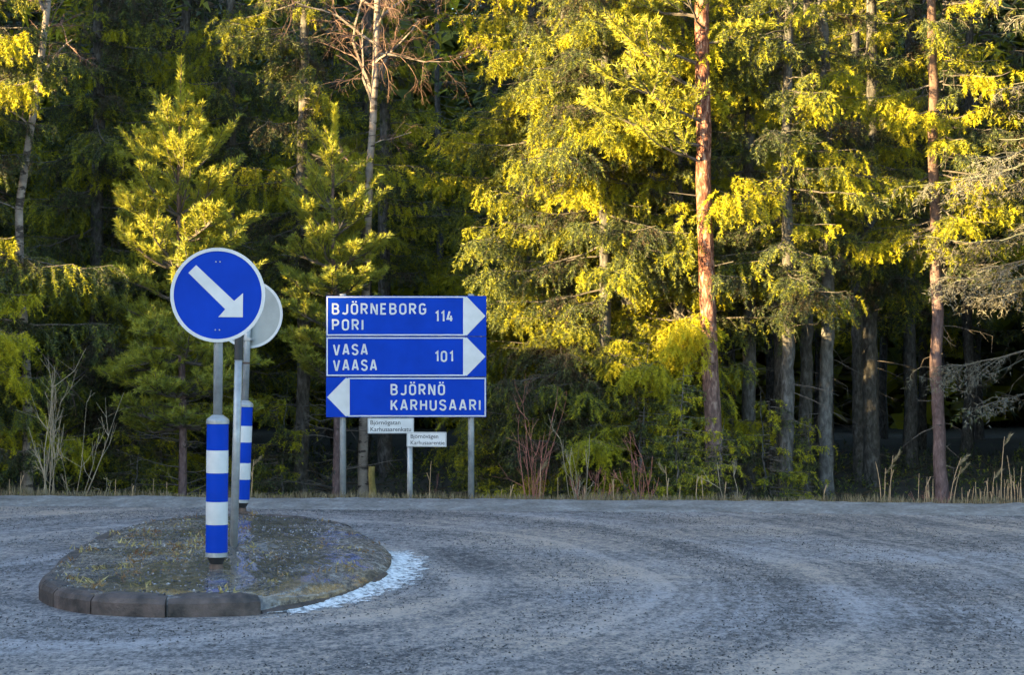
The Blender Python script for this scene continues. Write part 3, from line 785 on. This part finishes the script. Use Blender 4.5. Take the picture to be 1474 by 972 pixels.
def shrub(seed, u, Y, H, n, spread, m, label, name='bare_shrub', r=0.0085, forks=2):
    rng = np.random.default_rng(seed)
    X = px(u, Y); z0 = float(gz(X, Y))
    g = Geo()
    for _ in range(n):
        d = unit(np.array([rng.normal(0, spread), rng.normal(0, spread), 1]))
        L = H * rng.uniform(0.6, 1.08) ; p = np.array([rng.normal(0, 0.05), rng.normal(0, 0.05), -0.1]); pts = [p]
        for _k in range(6):
            d = unit(d + rng.normal(0, 0.07, 3) + np.array([0, 0, 0.05])); pts.append(pts[-1] + d * L / 6)
        pts = np.array(pts); rr = r * rng.uniform(0.6, 1.1); g.tube(pts, np.linspace(rr, rr * 0.3, 7), 4, 0.5, False)
        for _k in range(rng.integers(3, 8) * forks // 2):
            q = rng.integers(2, 7); dd = unit(unit(pts[q] - pts[q - 1]) + rng.normal(0, 0.4, 3)); l = L * rng.uniform(0.1, 0.35)
            p2 = np.array([pts[q], pts[q] + dd * l * 0.5, pts[q] + unit(dd + np.array([0, 0, 0.35])) * l]); g.tube(p2, np.array([rr * 0.45, rr * 0.35, rr * 0.2]), 3, 0.5, False)
            for _j in range(forks):
                g.tube(np.array([p2[1], p2[1] + unit(dd + rng.normal(0, 0.5, 3)) * l * 0.5]), np.array([rr * 0.25, rr * 0.15]), 3, 0.5, False)
    o = g.build(name, m); o.location = (X, Y, z0)
    return tag(o, label, 'shrub', 'bare shrubs along the road')
shrub(1, 66, 23.6, 2.0, 3, 0.16, M_willow, 'tall leafless willow shrub at the foot of the leaning birch', r=0.009)
shrub(2, 79, 23.9, 1.75, 4, 0.10, M_willow, 'leafless willow shrub second from the left border', r=0.009)
shrub(3, 104, 23.7, 1.6, 4, 0.20, M_willow, 'spreading leafless shrub just left of the dark young spruce', r=0.008)
shrub(4, 770, 23.3, 1.5, 9, 0.10, M_redtwig, 'tall rusty red shrub right of the direction sign')
shrub(5, 833, 23.3, 1.25, 6, 0.09, M_willow, 'yellowish bare shrub second to the right of the direction sign')
shrub(6, 852, 23.2, 0.95, 8, 0.30, M_redtwig, 'low forked reddish shrub under the broad sunlit spruce', forks=3)
shrub(7, 932, 23.2, 1.1, 7, 0.22, M_redtwig, 'reddish shrub at the left foot of the young roadside spruce')
shrub(8, 1066, 23.4, 1.0, 4, 0.14, M_willow, 'pale bare shrub at the foot of the slim spruce by the red pine')
shrub(9, 1350, 23.2, 0.75, 12, 0.28, M_redtwig, 'thicket of reddish twigs at the foot of the purple brown trunk', r=0.007)
shrub(10, 1318, 23.1, 0.6, 5, 0.25, M_redtwig, 'small reddish shrub left of the purple brown trunk', r=0.007)
shrub(11, 1212, 23.3, 0.55, 3, 0.2, M_willow, 'tiny bare shrub right of the pale grey trunk', r=0.006)
shrub(12, 618, 24.2, 0.8, 6, 0.22, M_redtwig, 'dim reddish shrub between the posts of the direction sign', r=0.006)
shrub(13, 130, 24.0, 0.9, 4, 0.35, M_willow, 'low sprawling twigs right of the willow shrubs', r=0.008)
shrub(14, 1452, 23.0, 0.6, 6, 0.2, M_redtwig, 'reddish twigs among the reeds at the right border', r=0.006)

def reed(seed, u, Y, H, plume, lean, label):
    rng = np.random.default_rng(seed); X = px(u, Y); z0 = float(gz(X, Y))
    e = empty('reed', (X, Y, z0), 0)
    t = np.linspace(0, 1, 8); H = H - z0
    pts = np.stack([lean * H * t ** 2, rng.normal(0, 0.03) * t, H * t], 1)
    g = Geo(); g.tube(pts, np.linspace(0.0062, 0.003, 8), 5, 0.5, False)
    for _ in range(rng.integers(0, 2)):
        q = rng.integers(2, 6); d = unit(np.array([rng.normal(0, 0.22), rng.normal(0, 0.3), 1])); s = np.cross(d, [0, 1, 0]) * 0.005
        p = pts[q]; l = rng.uniform(0.10, 0.2); tip = p + d * l + np.array([np.sign(d[0]) * 0.05, 0, -0.07]); m_ = p + d * l * 0.7
        g.add([p - s, p + s, m_ + s, m_ - s, tip], [(3, 2, 4)], [(0, 1, 2, 3)])
    g.build('stem', M_reed, e)
    if plume:
        f = Geo(); a = pts[-2]; b = pts[-1] + np.array([0.07 * np.sign(lean + 0.01), 0, 0.02])
        needles(f, rng, a, b, 420, 0.06, 0.010, 0.45, 0.75, 0.15, 0.9); f.build('plume', M_grass, e)
    return tag(e, label, 'reed', 'dry reeds on the road verge')
SHORT = 'short dry reed stalk without plume right of the purple brown trunk'
SHORTL = 'short dry reed stalk without plume left of the purple brown trunk'
PLUMED = {1273: 'small plumed reed in the loose group left of the purple brown trunk', 1281: 'taller plumed reed in the loose group left of the purple brown trunk',
          1367: 'taller of two leaning plumed reeds right of the purple brown trunk', 1371: 'lower of two leaning plumed reeds right of the purple brown trunk', 1427: 'plumed reed second from the right border of the picture', 1441: 'tallest plumed reed near the right border of the picture'}
for n_, (u, vt, pl, le) in enumerate([(1268, 665, 0, -0.14), (1273, 674, 1, 0.02), (1281, 656, 1, 0.06), (1279, 700, 0, 0.05), (1322, 682, 0, 0.02), (1334, 687, 0, 0.01), (1343, 690, 0, 0.02), (1338, 695, 0, -0.03),
        (1367, 660, 1, 0.22), (1371, 672, 1, 0.16), (1393, 708, 0, 0.01), (1411, 704, 0, -0.03), (1420, 688, 0, 0.02), (1423, 698, 0, 0.0), (1431, 702, 0, -0.03), (1441, 629, 1, 0.06), (1446, 690, 0, -0.02),
        (1457, 656, 0, -0.09), (1452, 692, 0, -0.03), (1461, 674, 0, -0.03), (1468, 672, 0, 0.04), (1449, 700, 0, 0.04), (1257, 711, 0, 0), (1330, 700, 0, 0.04), (1464, 694, 0, 0.03), (1399, 700, 0, 0.03), (1405, 694, 0, -0.02), (1415, 700, 0, 0.05), (1427, 680, 1, 0.08), (1435, 696, 0, 0.0), (1438, 706, 0, 0.04), (1455, 684, 0, 0.03), (1471, 690, 0, -0.04), (1385, 702, 0, -0.04)]):
    Yv = 22.6 - 0.115 * px(u, 22) + (n_ % 5) * 0.12
    reed(100 + n_, u, Yv, pz(vt, Yv), pl, le, PLUMED[u] if pl else SHORTL if u < 1350 else SHORT)
for n_, (u, vt, le) in enumerate([(722, 705, 0), (735, 700, 0), (777, 668, 0.02), (803, 688, 0), (842, 700, -0.05), (884, 690, -0.08), (960, 692, 0), (962, 672, -0.05), (978, 700, 0.05), (1002, 683, 0.05), (1012, 684, -0.04), (1042, 695, 0.06), (1186, 705, 0)]):
    Yv = 22.6 - 0.115 * px(u, 22) + (n_ % 4) * 0.15
    reed(160 + n_, u, Yv, pz(vt, Yv), n_ in (2, 7), le, 'dry straw stalk on the verge below the broad sunlit spruce')
for n_, (u, vt, le, pl) in enumerate([(362, 662, 0.05, 1), (618, 664, 0.04, 0), (14, 690, 0, 0), (28, 680, 0.02, 0), (166, 690, 0.03, 0), (190, 697, -0.03, 0), (220, 690, 0.03, 0), (240, 694, 0.0, 0)]):
    Yv = 22.75 - 0.115 * px(u, 22) + (n_ % 4) * 0.15
    reed(180 + n_, u, Yv, pz(vt, Yv), pl, le, ('dry plumed reed beside the rear striped bollard', 'bent straw stalk between the posts of the direction sign')[n_] if n_ < 2 else 'dry straw stalk on the left road verge')

# rank dry grass along the verge, moss and grass on the island
g = Geo(); rg = np.random.default_rng(90); n = 12000
x = rg.uniform(-9, 9, n); d_ = np.abs(rg.normal(0.35, 0.35, n)) + 0.2; y = 22.05 - 0.115 * x + d_
clump = np.clip(0.5 + 1.1 * lumps(x * 6, y * 2), 0.12, 1.4)
P = np.stack([x, y, gz(x, y)], 1); dn = unit(np.stack([rg.normal(0, 0.25, n), rg.normal(0, 0.25, n), np.ones(n)], 1))
needles(g, rg, P, P + dn * 0.02, 0.1, 0.16, 0.008, 0.25, rg.uniform(0.2, 0.9, n), 0.1, 1.0)
hh = (0.03 + 0.075 * clump)[:, None]
Vt = g.V[-1].reshape(-1, 3, 3); Vt[:, 2] = Vt[:, :2].mean(1) + (Vt[:, 2] - Vt[:, :2].mean(1)) / 0.16 * hh * 1.3
tag(g.build('verge_grass', M_grass), 'rank dry grass and straw along the far verge of the road', 'grass', kind='stuff')

g = Geo(); rg = np.random.default_rng(91); n = 170
for _ in range(n):
    s = rg.uniform(0, PER); f = 1 - rg.random() ** 1.6 * 0.9
    p = cen + (inset(s, 0.14) - cen) * f
    if rg.random() > 0.35 + 0.65 * (p[0] < -2.3) or abs(p[0] + 2.02) < 0.22 and rg.random() < 0.8: continue
    m_ = rg.integers(5, 16); t0 = rg.random()
    B = np.stack([p[0] + rg.normal(0, 0.035, m_), p[1] + rg.normal(0, 0.05, m_), np.full(m_, 0.128)], 1)
    needles(g, rg, B, B + np.array([0, 0, 0.02]) + rg.normal(0, 0.012, (m_, 3)), 1.0, rg.uniform(0.02, 0.06), 0.012, 0.8, t0, 0.12, 0.8)
tag(g.build('island_grass', M_tuft), 'withered moss and grass tufts on the traffic island', 'grass', kind='stuff')

# bilberry, moss hummocks and fallen twigs under the trees
g = Geo(); rg = np.random.default_rng(93); n = 5200
x = rg.uniform(-13, 13, n); y = edge(x) + 1.0 + 17 * rg.random(n) ** 1.3
P = np.stack([x, y, gz(x, y)], 1)
hgt = np.clip(0.22 + 0.25 * lumps(x * 2.2, y * 2.2) + rg.normal(0, 0.08, n), 0.05, 0.6)
D = unit(np.stack([rg.normal(0, 0.35, n), rg.normal(0, 0.35, n), np.ones(n)], 1)) * hgt[:, None]
needles(g, rg, P, P + D, 60, 0.05, 0.022, 0.8, np.clip(0.25 + 0.15 * rg.standard_normal(n), 0.05, 0.6))
for _ in range(420):
    xx = rg.uniform(-12, 12); yy = edge(xx) + rg.uniform(1.2, 14); a = rg.uniform(0, 6.283); l = rg.uniform(0.3, 1.4); z_ = float(gz(xx, yy))
    g.tube(np.array([(xx, yy, z_ + 0.02), (xx + math.cos(a) * l / 2, yy + math.sin(a) * l / 2, z_ + rg.uniform(0.05, 0.25)), (xx + math.cos(a) * l, yy + math.sin(a) * l, z_ + rg.uniform(0.02, 0.5))]), np.array([0.012, 0.009, 0.004]), 4, 0.02, False)
tag(g.build('undergrowth', M_spruce), 'low bilberry and fallen twigs on the forest floor', 'undergrowth', kind='stuff')

# a mossy snag between the sign posts
X = px(537, 25.0); zz = float(gz(X, 25.0)); g = Geo(); rg = np.random.default_rng(92)
zs = np.linspace(-0.1, pz(672, 25.0) - zz, 12)
g.tube(np.stack([0.02 * np.sin(zs * 5), 0 * zs, zs], 1), np.interp(zs, [0, zs[-1]], [0.055, 0.04]), 10, 0.5, True, 0.08, rg)
o = g.build('tree_stump', plain('yellow_moss', (0.20, 0.15, 0.04), 0.95, var=0.3, scale=12, bumpy=0.8), None, True); o.location = (X, 25.0, zz)
tag(o, 'short snag covered with yellow moss behind the left sign post', 'stump')

def stones(name, rg, P, size, m, label):
    n = len(P); o8 = np.array([(1, 0, 0), (0, 1, 0), (-1, 0, 0), (0, -1, 0), (0, 0, 0.8), (0, 0, -0.5)], float)
    a = rg.uniform(0, 6.283, n); sz = size[:, None] * rg.uniform(0.6, 1.3, (n, 3)) * np.array([1, 1, 0.8])
    v = o8[None] * sz[:, None, :] + rg.normal(0, 0.12, (n, 6, 3)) * size[:, None, None]
    c, s_ = np.cos(a)[:, None], np.sin(a)[:, None]
    V = np.stack([v[..., 0] * c - v[..., 1] * s_, v[..., 0] * s_ + v[..., 1] * c, v[..., 2]], -1) + P[:, None, :]
    t = np.array([(0, 1, 4), (1, 2, 4), (2, 3, 4), (3, 0, 4), (1, 0, 5), (2, 1, 5), (3, 2, 5), (0, 3, 5)])
    g = Geo(); g.add(V.reshape(-1, 3), (t[None] + 6 * np.arange(n)[:, None, None]).reshape(-1, 3), None, np.repeat(rg.random(n), 6))
    return tag(g.build(name, m), label, 'gravel', kind='stuff')
M_stone = foliage('loose_stone', [(0.0, (0.02, 0.02, 0.022)), (0.5, (0.06, 0.057, 0.056)), (0.85, (0.15, 0.14, 0.135)), (1.0, (0.30, 0.29, 0.28))], 0.0)
rg = np.random.default_rng(95); n = 60000
x, y = rg.uniform(-6.5, 6.5, n), 9.2 + 12.0 * rg.random(n) ** 1.25
dd = np.sqrt((x + 2.2) ** 2 + ((y - 14) / 1.7) ** 2)
keep = (rg.random(n) < np.clip(0.45 + 0.55 * np.sin(dd * 5.2 + 1.5 * lumps(x, y)) + 0.5 * lumps(x * 2, y), 0.05, 1)) & ~(((x + 2.1) / 1.42) ** 2 + ((y - 15.3) / 3.6) ** 2 < 1)
x, y = x[keep], y[keep]
stones('road_grit', rg, np.stack([x, y, np.full(len(x), 0.003)], 1), rg.uniform(0.003, 0.0085, len(x)), M_stone, 'loose dark sanding grit scattered over the frosty road')
n = 5000; a = rg.uniform(0, PER, n); f = np.sqrt(rg.random(n)) * 0.99
P = np.array([cen + (inset(q, 0.05) - cen) * w_ for q, w_ in zip(a, f)])
ok = P[:, 0] < -1.45
stones('island_gravel', rg, np.column_stack([P, np.full(n, 0.130)])[ok], rg.uniform(0.005, 0.013, n)[ok], M_stone, 'loose gravel lying on top of the traffic island')
# ------------------------------------------------------------------ striped bollards with round signs
def disc(name, r, t, m, parent, seg_=64):
    g = Geo(); th = np.arange(seg_) / seg_ * 2 * math.pi
    ring = lambda rr, y: [(rr * math.cos(a), y, rr * math.sin(a)) for a in th]
    V = ring(r, -t / 2) + ring(r, t / 2) + [(0, -t / 2, 0), (0, t / 2, 0)]
    q = [(a, (a + 1) % seg_, seg_ + (a + 1) % seg_, seg_ + a) for a in range(seg_)]
    tr = [(2 * seg_, (a + 1) % seg_, a) for a in range(seg_)] + [(2 * seg_ + 1, seg_ + a, seg_ + (a + 1) % seg_) for a in range(seg_)]
    g.add(V, tr, q)
    return g.build(name, m, parent)
def annulus(name, r0, r1, y0, y1, m, parent, seg_=64):
    g = Geo(); th = np.arange(seg_) / seg_ * 2 * math.pi; V = []
    for rr, y in ((r0, y0), (r1, y0), (r1, y1), (r0, y1)): V += [(rr * math.cos(a), y, rr * math.sin(a)) for a in th]
    q = []
    for b in range(4):
        c = (b + 1) % 4
        q += [(b * seg_ + a, b * seg_ + (a + 1) % seg_, c * seg_ + (a + 1) % seg_, c * seg_ + a) for a in range(seg_)]
    g.add(V, None, q)
    return g.build(name, m, parent)
def flat(name, pts, y0, y1, m, parent):
    """an extruded polygon in the XZ plane, front at y0"""
    import mathutils
    n = len(pts); tris = mathutils.geometry.tessellate_polygon([[Vector((x, z, 0)) for x, z in pts]])
    V = [(x, y0, z) for x, z in pts] + [(x, y1, z) for x, z in pts]
    g = Geo(); g.add(V, list(tris) + [(c + n, b + n, a + n) for a, b, c in tris], [(a, (a + 1) % n, n + (a + 1) % n, n + a) for a in range(n)])
    return g.build(name, m, parent)

def bollard(X, Y, lean, face, turn, label):
    e = empty('striped_bollard', (X, Y, 0.12), 0); e.rotation_euler = (0, R(lean), 0)
    g = Geo(); g.lathe([(0, -0.03), (0.10, -0.03), (0.10, 0.006), (0.05, 0.012), (0.045, 0.045), (0, 0.045)], 20); g.build('foot_plate', M_rust, e, False)
    g = Geo(); g.lathe([(0, 0.046), (0.04, 0.046), (0.062, 0.085), (0.072, 0.092), (0, 0.093)], 28); g.build('foot_cone', M_black, e)
    g = Geo(); g.lathe([(0, 0.094), (0.0745, 0.094), (0.0745, 0.124), (0, 0.124)], 32); g.build('bottom_ring', M_galv, e, False)
    zb = [0.125, 0.313, 0.468, 0.662, 0.816, 0.994]
    for a in range(5):
        g = Geo(); rr = 0.0735 if a % 2 == 0 else 0.0742
        g.lathe([(0, zb[a]), (rr, zb[a]), (rr, zb[a + 1] - 0.0005), (0, zb[a + 1] - 0.0005)], 40)
        o = g.build('band', M_blue if a % 2 == 0 else M_white, e); o['label'] = 'blue reflective band' if a % 2 == 0 else 'white reflective band'
    g = Geo(); g.lathe([(0, 0.995), (0.0775, 0.995), (0.0775, 1.018), (0.07, 1.030), (0.036, 1.055), (0, 1.055)], 36); g.build('cap', M_galv, e)
    g = Geo(); g.tube(np.array([(0, 0, 1.05), (0, 0, 2.12)]), 0.031, 20); g.build('pole', M_galv, e, True)
    # round keep-right sign: front looks to -Y
    s = empty('round_sign', (0, 0, 1.865), R(turn)); s.parent = e
    f = -0.047
    o = disc('sign_plate', 0.318, 0.006, M_alu, s); o.location = (0, f + 0.004, 0)
    o = disc('blue_face', 0.300, 0.002, M_blue, s); o.location = (0, f - 0.0005, 0)
    annulus('white_border', 0.297, 0.320, f - 0.006, f + 0.010, M_white, s)
    # arrow pointing down to the right, as the sign shows it
    w = 0.034
    sc_ = 1 / 209.0
    arr = [(-27, 43), (-43, 28), (4.5, -19.5), (-5.5, -31.5), (36, -31.5), (36, 8.5), (21.5, -3.0)]
    arr = [(x * sc_ * 0.99, z * sc_) for x, z in [(-31, 42), (-42, 31), (11, -20), (1, -31), (36, -31), (36, 3), (23.5, -8)]]
    flat('arrow', arr[::-1], f - 0.0045, f - 0.0018, M_white, s)
    for zz_, n_ in ((0.225, 0), (-0.235, 1)):
        for xx in (-0.014, 0.014):
            o = disc('rivet', 0.005, 0.004, M_galv, s, 10); o.location = (xx, f - 0.003, zz_)
        g = Geo(); g.box(-0.06, 0.06, f + 0.008, -0.0335, zz_ - 0.016, zz_ + 0.016); g.build('clamp', M_galv, s)
        g = Geo(); g.box(-0.042, 0.042, -0.033, 0.04, zz_ - 0.012, zz_ + 0.012); g.build('clamp_band', M_galv, s)
    return tag(e, label, 'bollard', 'striped bollards on the island')
bollard(-2.0, 13.63, 0.5, -1, 0, 'blue and white striped bollard in front carrying the round blue arrow sign')
bollard(-2.54, 18.9, 2.0, 1, 172, 'rear blue and white striped bollard showing the grey back of its round sign')

g = Geo(); e = empty('bare_pole', (-2.10, 15.2, 0.12), 0); e.rotation_euler = (0, R(1.5), 0)
g.tube(np.array([(0, 0, -0.03), (0, 0, 1.56)]), 0.030, 18); g.build('pole_tube', M_galv, e, True)
g = Geo(); g.lathe([(0.0, 1.43), (0.034, 1.43), (0.034, 1.66), (0.028, 1.672), (0, 1.672)], 18); g.build('sleeve', M_black, e)
g = Geo(); g.box(0.03, 0.085, -0.008, 0.008, 1.40, 1.415); g.build('bracket', M_rust, e)
tag(e, 'plain galvanised pole with a black top sleeve between the striped bollards', 'pole')

# ------------------------------------------------------------------ lettering: a stroke alphabet like road-sign grotesque
def arc(cx, cz, rx, rz, a0, a1, n=9):
    return [(cx + rx * math.cos(R(a)), cz + rz * math.sin(R(a))) for a in np.linspace(a0, a1, n)]
def glyph(c):
    W = 0.50
    if c == 'Ö':
        s, w = glyph('O'); return s + [[(W * .22, 1.16), (W * .22, 1.31)], [(W * .78, 1.16), (W * .78, 1.31)]], w
    if c == 'O' or c == '0':
        rx = W / 2; p = arc(rx, 1 - rx, rx, rx, 180, 0, 11) + arc(rx, rx, rx, rx, 0, -180, 11); return [p + [p[0], p[1]]], W
    if c == 'U': return [[(0, 1)] + arc(W / 2, W / 2, W / 2, W / 2, 180, 360, 11) + [(W, 1)]], W
    if c == 'J': return [[(W * .84, 1)] + arc(W * .40, W * .44, W * .44, W * .44, 0, -150, 9)], W * .84
    if c == 'B': return [[(0, 0.02), (0, 1)] + [(W * .5, 1)] + arc(W * .55, .765, W * .40, .235, 90, -90, 9)[1:] + [(0.04, .53)],
                         [(W * .5, .53)] + arc(W * .55, .265, W * .47, .265, 90, -90, 9) + [(0, 0)]], W
    if c == 'P': return [[(0, 0), (0, 1), (W * .5, 1)] + arc(W * .55, .74, W * .45, .26, 90, -90, 9) + [(0.04, .48)]], W
    if c == 'R': return [[(0, 0), (0, 1), (W * .5, 1)] + arc(W * .55, .74, W * .43, .26, 90, -90, 9) + [(0.04, .48)], [(W * .48, .46), (W, 0)]], W
    if c == 'N': return [[(0, 0), (0, 1), (W * .1, 1), (W * .9, 0), (W, 0), (W, 1)]], W
    if c == 'E': return [[(W * .84, 1), (0, 1), (0, 0), (W * .84, 0)], [(0.03, .53), (W * .74, .53)]], W * .84
    if c == 'G': return [arc(W / 2, 1 - W / 2, W / 2, W / 2, 25, 180, 9) + arc(W / 2, W / 2, W / 2, W / 2, 180, 360, 11) + [(W, .47), (W * .56, .47)]], W
    if c == 'I': return [[(0, 0), (0, 1)]], 0.0
    if c == 'V': return [[(0, 1), (W * .47, 0), (W * .63, 0), (W * 1.1, 1)]], W * 1.1
    if c == 'A': return [[(0, 0), (W * .47, 1), (W * .63, 1), (W * 1.1, 0)], [(W * .2, .27), (W * .9, .27)]], W * 1.1
    if c == 'H': return [[(0, 0), (0, 1)], [(W, 0), (W, 1)], [(0.03, .52), (W - .03, .52)]], W
    if c == 'K': return [[(0, 0), (0, 1)], [(W, 1), (0.03, .38)], [(W * .38, .60), (W * 1.05, 0)]], W
    if c == 'S': return [arc(W / 2, .76, W / 2, .24, 15, 180, 8) + arc(W / 2, .76, W / 2, .22, 190, 250, 4) + arc(W / 2, .26, W / 2, .24, 70, -10, 5) + arc(W / 2, .25, W / 2, .25, -20, -170, 9)], W
    if c == '1': return [[(0, .80), (W * .42, 1), (W * .42, 0)]], W * .42
    if c == '4': return [[(W * .45, 1), (0, .24), (W * 1.05, .24)], [(W * .74, .56), (W * .74, 0)]], W * 1.05
    return [], 0.25
def strip(pts, hw):
    P = np.array(pts, float); n = len(P); L, Rr = [], []
    closed = n > 4 and np.allclose(P[0], P[-2])
    for a in range(n):
        d0 = P[a] - P[a - 1] if a else None; d1 = P[a + 1] - P[a] if a < n - 1 else None
        if d0 is None: d0 = (P[a] - P[a - 1 - 2]) if False else d1
        if d1 is None: d1 = d0
        d0 = d0 / (np.linalg.norm(d0) + 1e-9); d1 = d1 / (np.linalg.norm(d1) + 1e-9)
        n0, n1 = np.array([-d0[1], d0[0]]), np.array([-d1[1], d1[0]]); m_ = n0 + n1; m_ /= np.linalg.norm(m_) + 1e-9
        k = min(1.9, 1 / max(0.3, m_ @ n0)); L.append(P[a] + m_ * hw * k); Rr.append(P[a] - m_ * hw * k)
    if closed: L[0], Rr[0] = L[-2], Rr[-2]; L, Rr = L[:-1], Rr[:-1]
    return L, Rr
def lettering(text, x0, x1, z0, z1, y, m, parent, t=0.155, gap=0.40):
    """caps between x0..x1 and z0..z1 on the plane y, facing -Y"""
    strokes, cx = [], 0.0
    for c in text:
        s, w = glyph(c); strokes += [[(px_ + cx, pz_) for px_, pz_ in st] for st in s]; cx += w + gap
    wid = cx - gap; h = z1 - z0
    th = t * h; sx = (x1 - x0 - th) / wid; sz = (h - th)
    g = Geo()
    for n_, st in enumerate(strokes):
        L, Rr = strip([(x0 + th / 2 + a * sx, z0 + th / 2 + b * sz) for a, b in st], th / 2)
        yy = y - 0.0004 * (n_ % 3); k = len(L)
        g.add([(p[0], yy, p[1]) for p in L] + [(p[0], yy, p[1]) for p in Rr], None, [(a, k + a, k + a + 1, a + 1) for a in range(k - 1)])
    return g.build('lettering', m, parent)

# ------------------------------------------------------------------ the direction sign
YS = 23.0; KS = F / YS
def sx(a): return (460 + a / 4.984 - 737) / KS            # board coordinates measured on the sign itself, 1246 units wide
def sz_(b): return CAMZ - (415 + b / 4.984 - 522) / KS
cxs = sx(622)
ds = empty('direction_sign', (cxs, YS, float(gz(cxs, YS + 0.05))), R(0.6)); zb0 = float(ds.location[2])
def bx(a): return sx(a) - cxs
def bz(b): return sz_(b) - zb0
def board(y0_, y1_, arrow_right, lines):
    p = Geo(); p.box(bx(48), bx(1196), -0.012, 0.012, bz(y1_), bz(y0_)); pan = p.build('panel', M_blue, ds)
    b = Geo(); yf0, yf1 = -0.0146, -0.0125
    xa, xb = (bx(51), bx(1032)) if arrow_right else (bx(216), bx(1193)); za, zc = bz(y1_ - 4), bz(y0_ + 4)
    wv = 9 / 4.984 / KS
    xl, xr = (xa, bx(1045)) if arrow_right else (bx(205), xb)
    b.box(xl, xr, yf0, yf1, zc - wv, zc); b.box(xl, xr, yf0, yf1, za, za + wv)
    if arrow_right: b.box(xa, xa + wv, yf0, yf1, za + wv, zc - wv)
    else: b.box(xb - wv, xb, yf0, yf1, za + wv, zc - wv)
    b.build('border', M_white, pan)
    zm = (za + zc) / 2
    if arrow_right: pts = [(bx(1030), za + wv + .001), (bx(1056), za + .0005), (bx(1190), zm), (bx(1056), zc - .0005), (bx(1030), zc - wv - .001)]
    else: pts = [(bx(217), za + wv + .001), (bx(217), zc - wv - .001), (bx(190), zc - .0005), (bx(55), zm), (bx(190), za + .0005)]
    if not arrow_right: pts = pts[::-1][::-1]
    flat('arrow', pts, -0.0152, -0.0126, M_white, pan)
    for tx, a0, a1, b0, b1 in lines: lettering(tx, bx(a0), bx(a1), bz(b1), bz(b0), -0.0136, M_white, pan)
    return pan
board(55, 344, True, [('BJÖRNEBORG', 90, 765, 108, 190), ('PORI', 90, 315, 222, 304), ('114', 828, 960, 160, 243)])
board(349, 634, True, [('VASA', 97, 347, 400, 482), ('VAASA', 97, 413, 512, 594), ('101', 827, 958, 449, 530)])
board(639, 926, False, [('BJÖRNÖ', 510, 900, 688, 769), ('KARHUSAARI', 510, 1155, 799, 880)])
for u in (493, 678):
    x = (u - 737) / KS - cxs
    g = Geo(); g.tube(np.array([(x, 0.075, -0.35), (x, 0.075, bz(40))]), 0.037, 18); g.build('post', M_galv, ds, True)
    for b_ in (200, 490, 780):
        g = Geo(); g.box(x - 0.06, x + 0.06, 0.0125, 0.036, bz(b_) - 0.02, bz(b_) + 0.02); g.build('clamp', M_galv, ds)
tag(ds, 'large blue direction sign of three boards on two grey posts', 'sign')

# street name sign behind it
YN = 22.72; KN = F / YN
xn = (590 - 737) / KN; zn = float(gz(xn, YN)); st = empty('street_name_sign', (xn, YN, zn), 0)
g = Geo(); g.tube(np.array([(0, 0, -0.35), (0, 0, pz(603, YN) - zn)]), 0.032, 16); g.build('post', M_galv, st, True)
def text_mesh(name, body, x0, z0, w, h, y, m, parent):
    c = bpy.data.curves.new(name, 'FONT'); c.body = body; c.size = 1.0; c.offset = 0.006; c.resolution_u = 3
    o = bpy.data.objects.new(name, c); COL.objects.link(o)
    me = bpy.data.meshes.new_from_object(o.evaluated_get(bpy.context.evaluated_depsgraph_get()))
    bpy.data.objects.remove(o); bpy.data.curves.remove(c)
    n = len(me.vertices); co = np.zeros(n * 3, np.float32); me.vertices.foreach_get('co', co); co = co.reshape(-1, 3)
    lo, hi = co.min(0), co.max(0); out = np.zeros_like(co)
    out[:, 0] = x0 + (co[:, 0] - lo[0]) / (hi[0] - lo[0]) * w; out[:, 1] = y; out[:, 2] = z0 + co[:, 1] * h
    me.vertices.foreach_set('co', out.ravel()); me.materials.clear(); me.materials.append(m); me.update()
    o = bpy.data.objects.new(name, me); COL.objects.link(o); o.parent = parent
    return o
def plate(u0, u1, v0, v1, turn, t1, t2, w1, w2, px0, yoff):
    e = empty('name_plate', ((u0 - 590) / KN, yoff, 0), R(turn)); e.parent = st
    w = (u1 - u0) / KN / math.cos(R(turn)); a, b = pz(v1, YN) - zn, pz(v0, YN) - zn; h = b - a
    g = Geo(); g.box(0, w, -0.01, 0.01, a, b); g.build('plate_board', M_white, e)
    g = Geo(); f = 0.006
    for q in ((0.004, w - 0.004, b - f - .004, b - .004), (0.004, w - 0.004, a + .004, a + f + .004), (0.004, f + .004, a + f + .004, b - f - .004), (w - f - .004, w - .004, a + f + .004, b - f - .004)): g.box(q[0], q[1], -0.0118, -0.0105, q[2], q[3])
    g.build('plate_border', M_galv, e)
    text_mesh('lettering', t1, px0 * w, a + h * 0.58, w1 * w, h * 0.40, -0.0116, M_ink, e)
    text_mesh('lettering', t2, px0 * w, a + h * 0.14, w2 * w, h * 0.40, -0.0116, M_ink, e)
plate(530, 596, 602, 624, 3, 'Björnögatan', 'Karhusaarenkatu', 0.65, 0.88, 0.06, -0.078)
plate(586, 643, 622, 643, -8, 'Björnövägen', 'Karhusaarentie', 0.70, 0.86, 0.10, -0.045)
tag(st, 'small white street name plates on a grey post under the direction sign', 'sign')
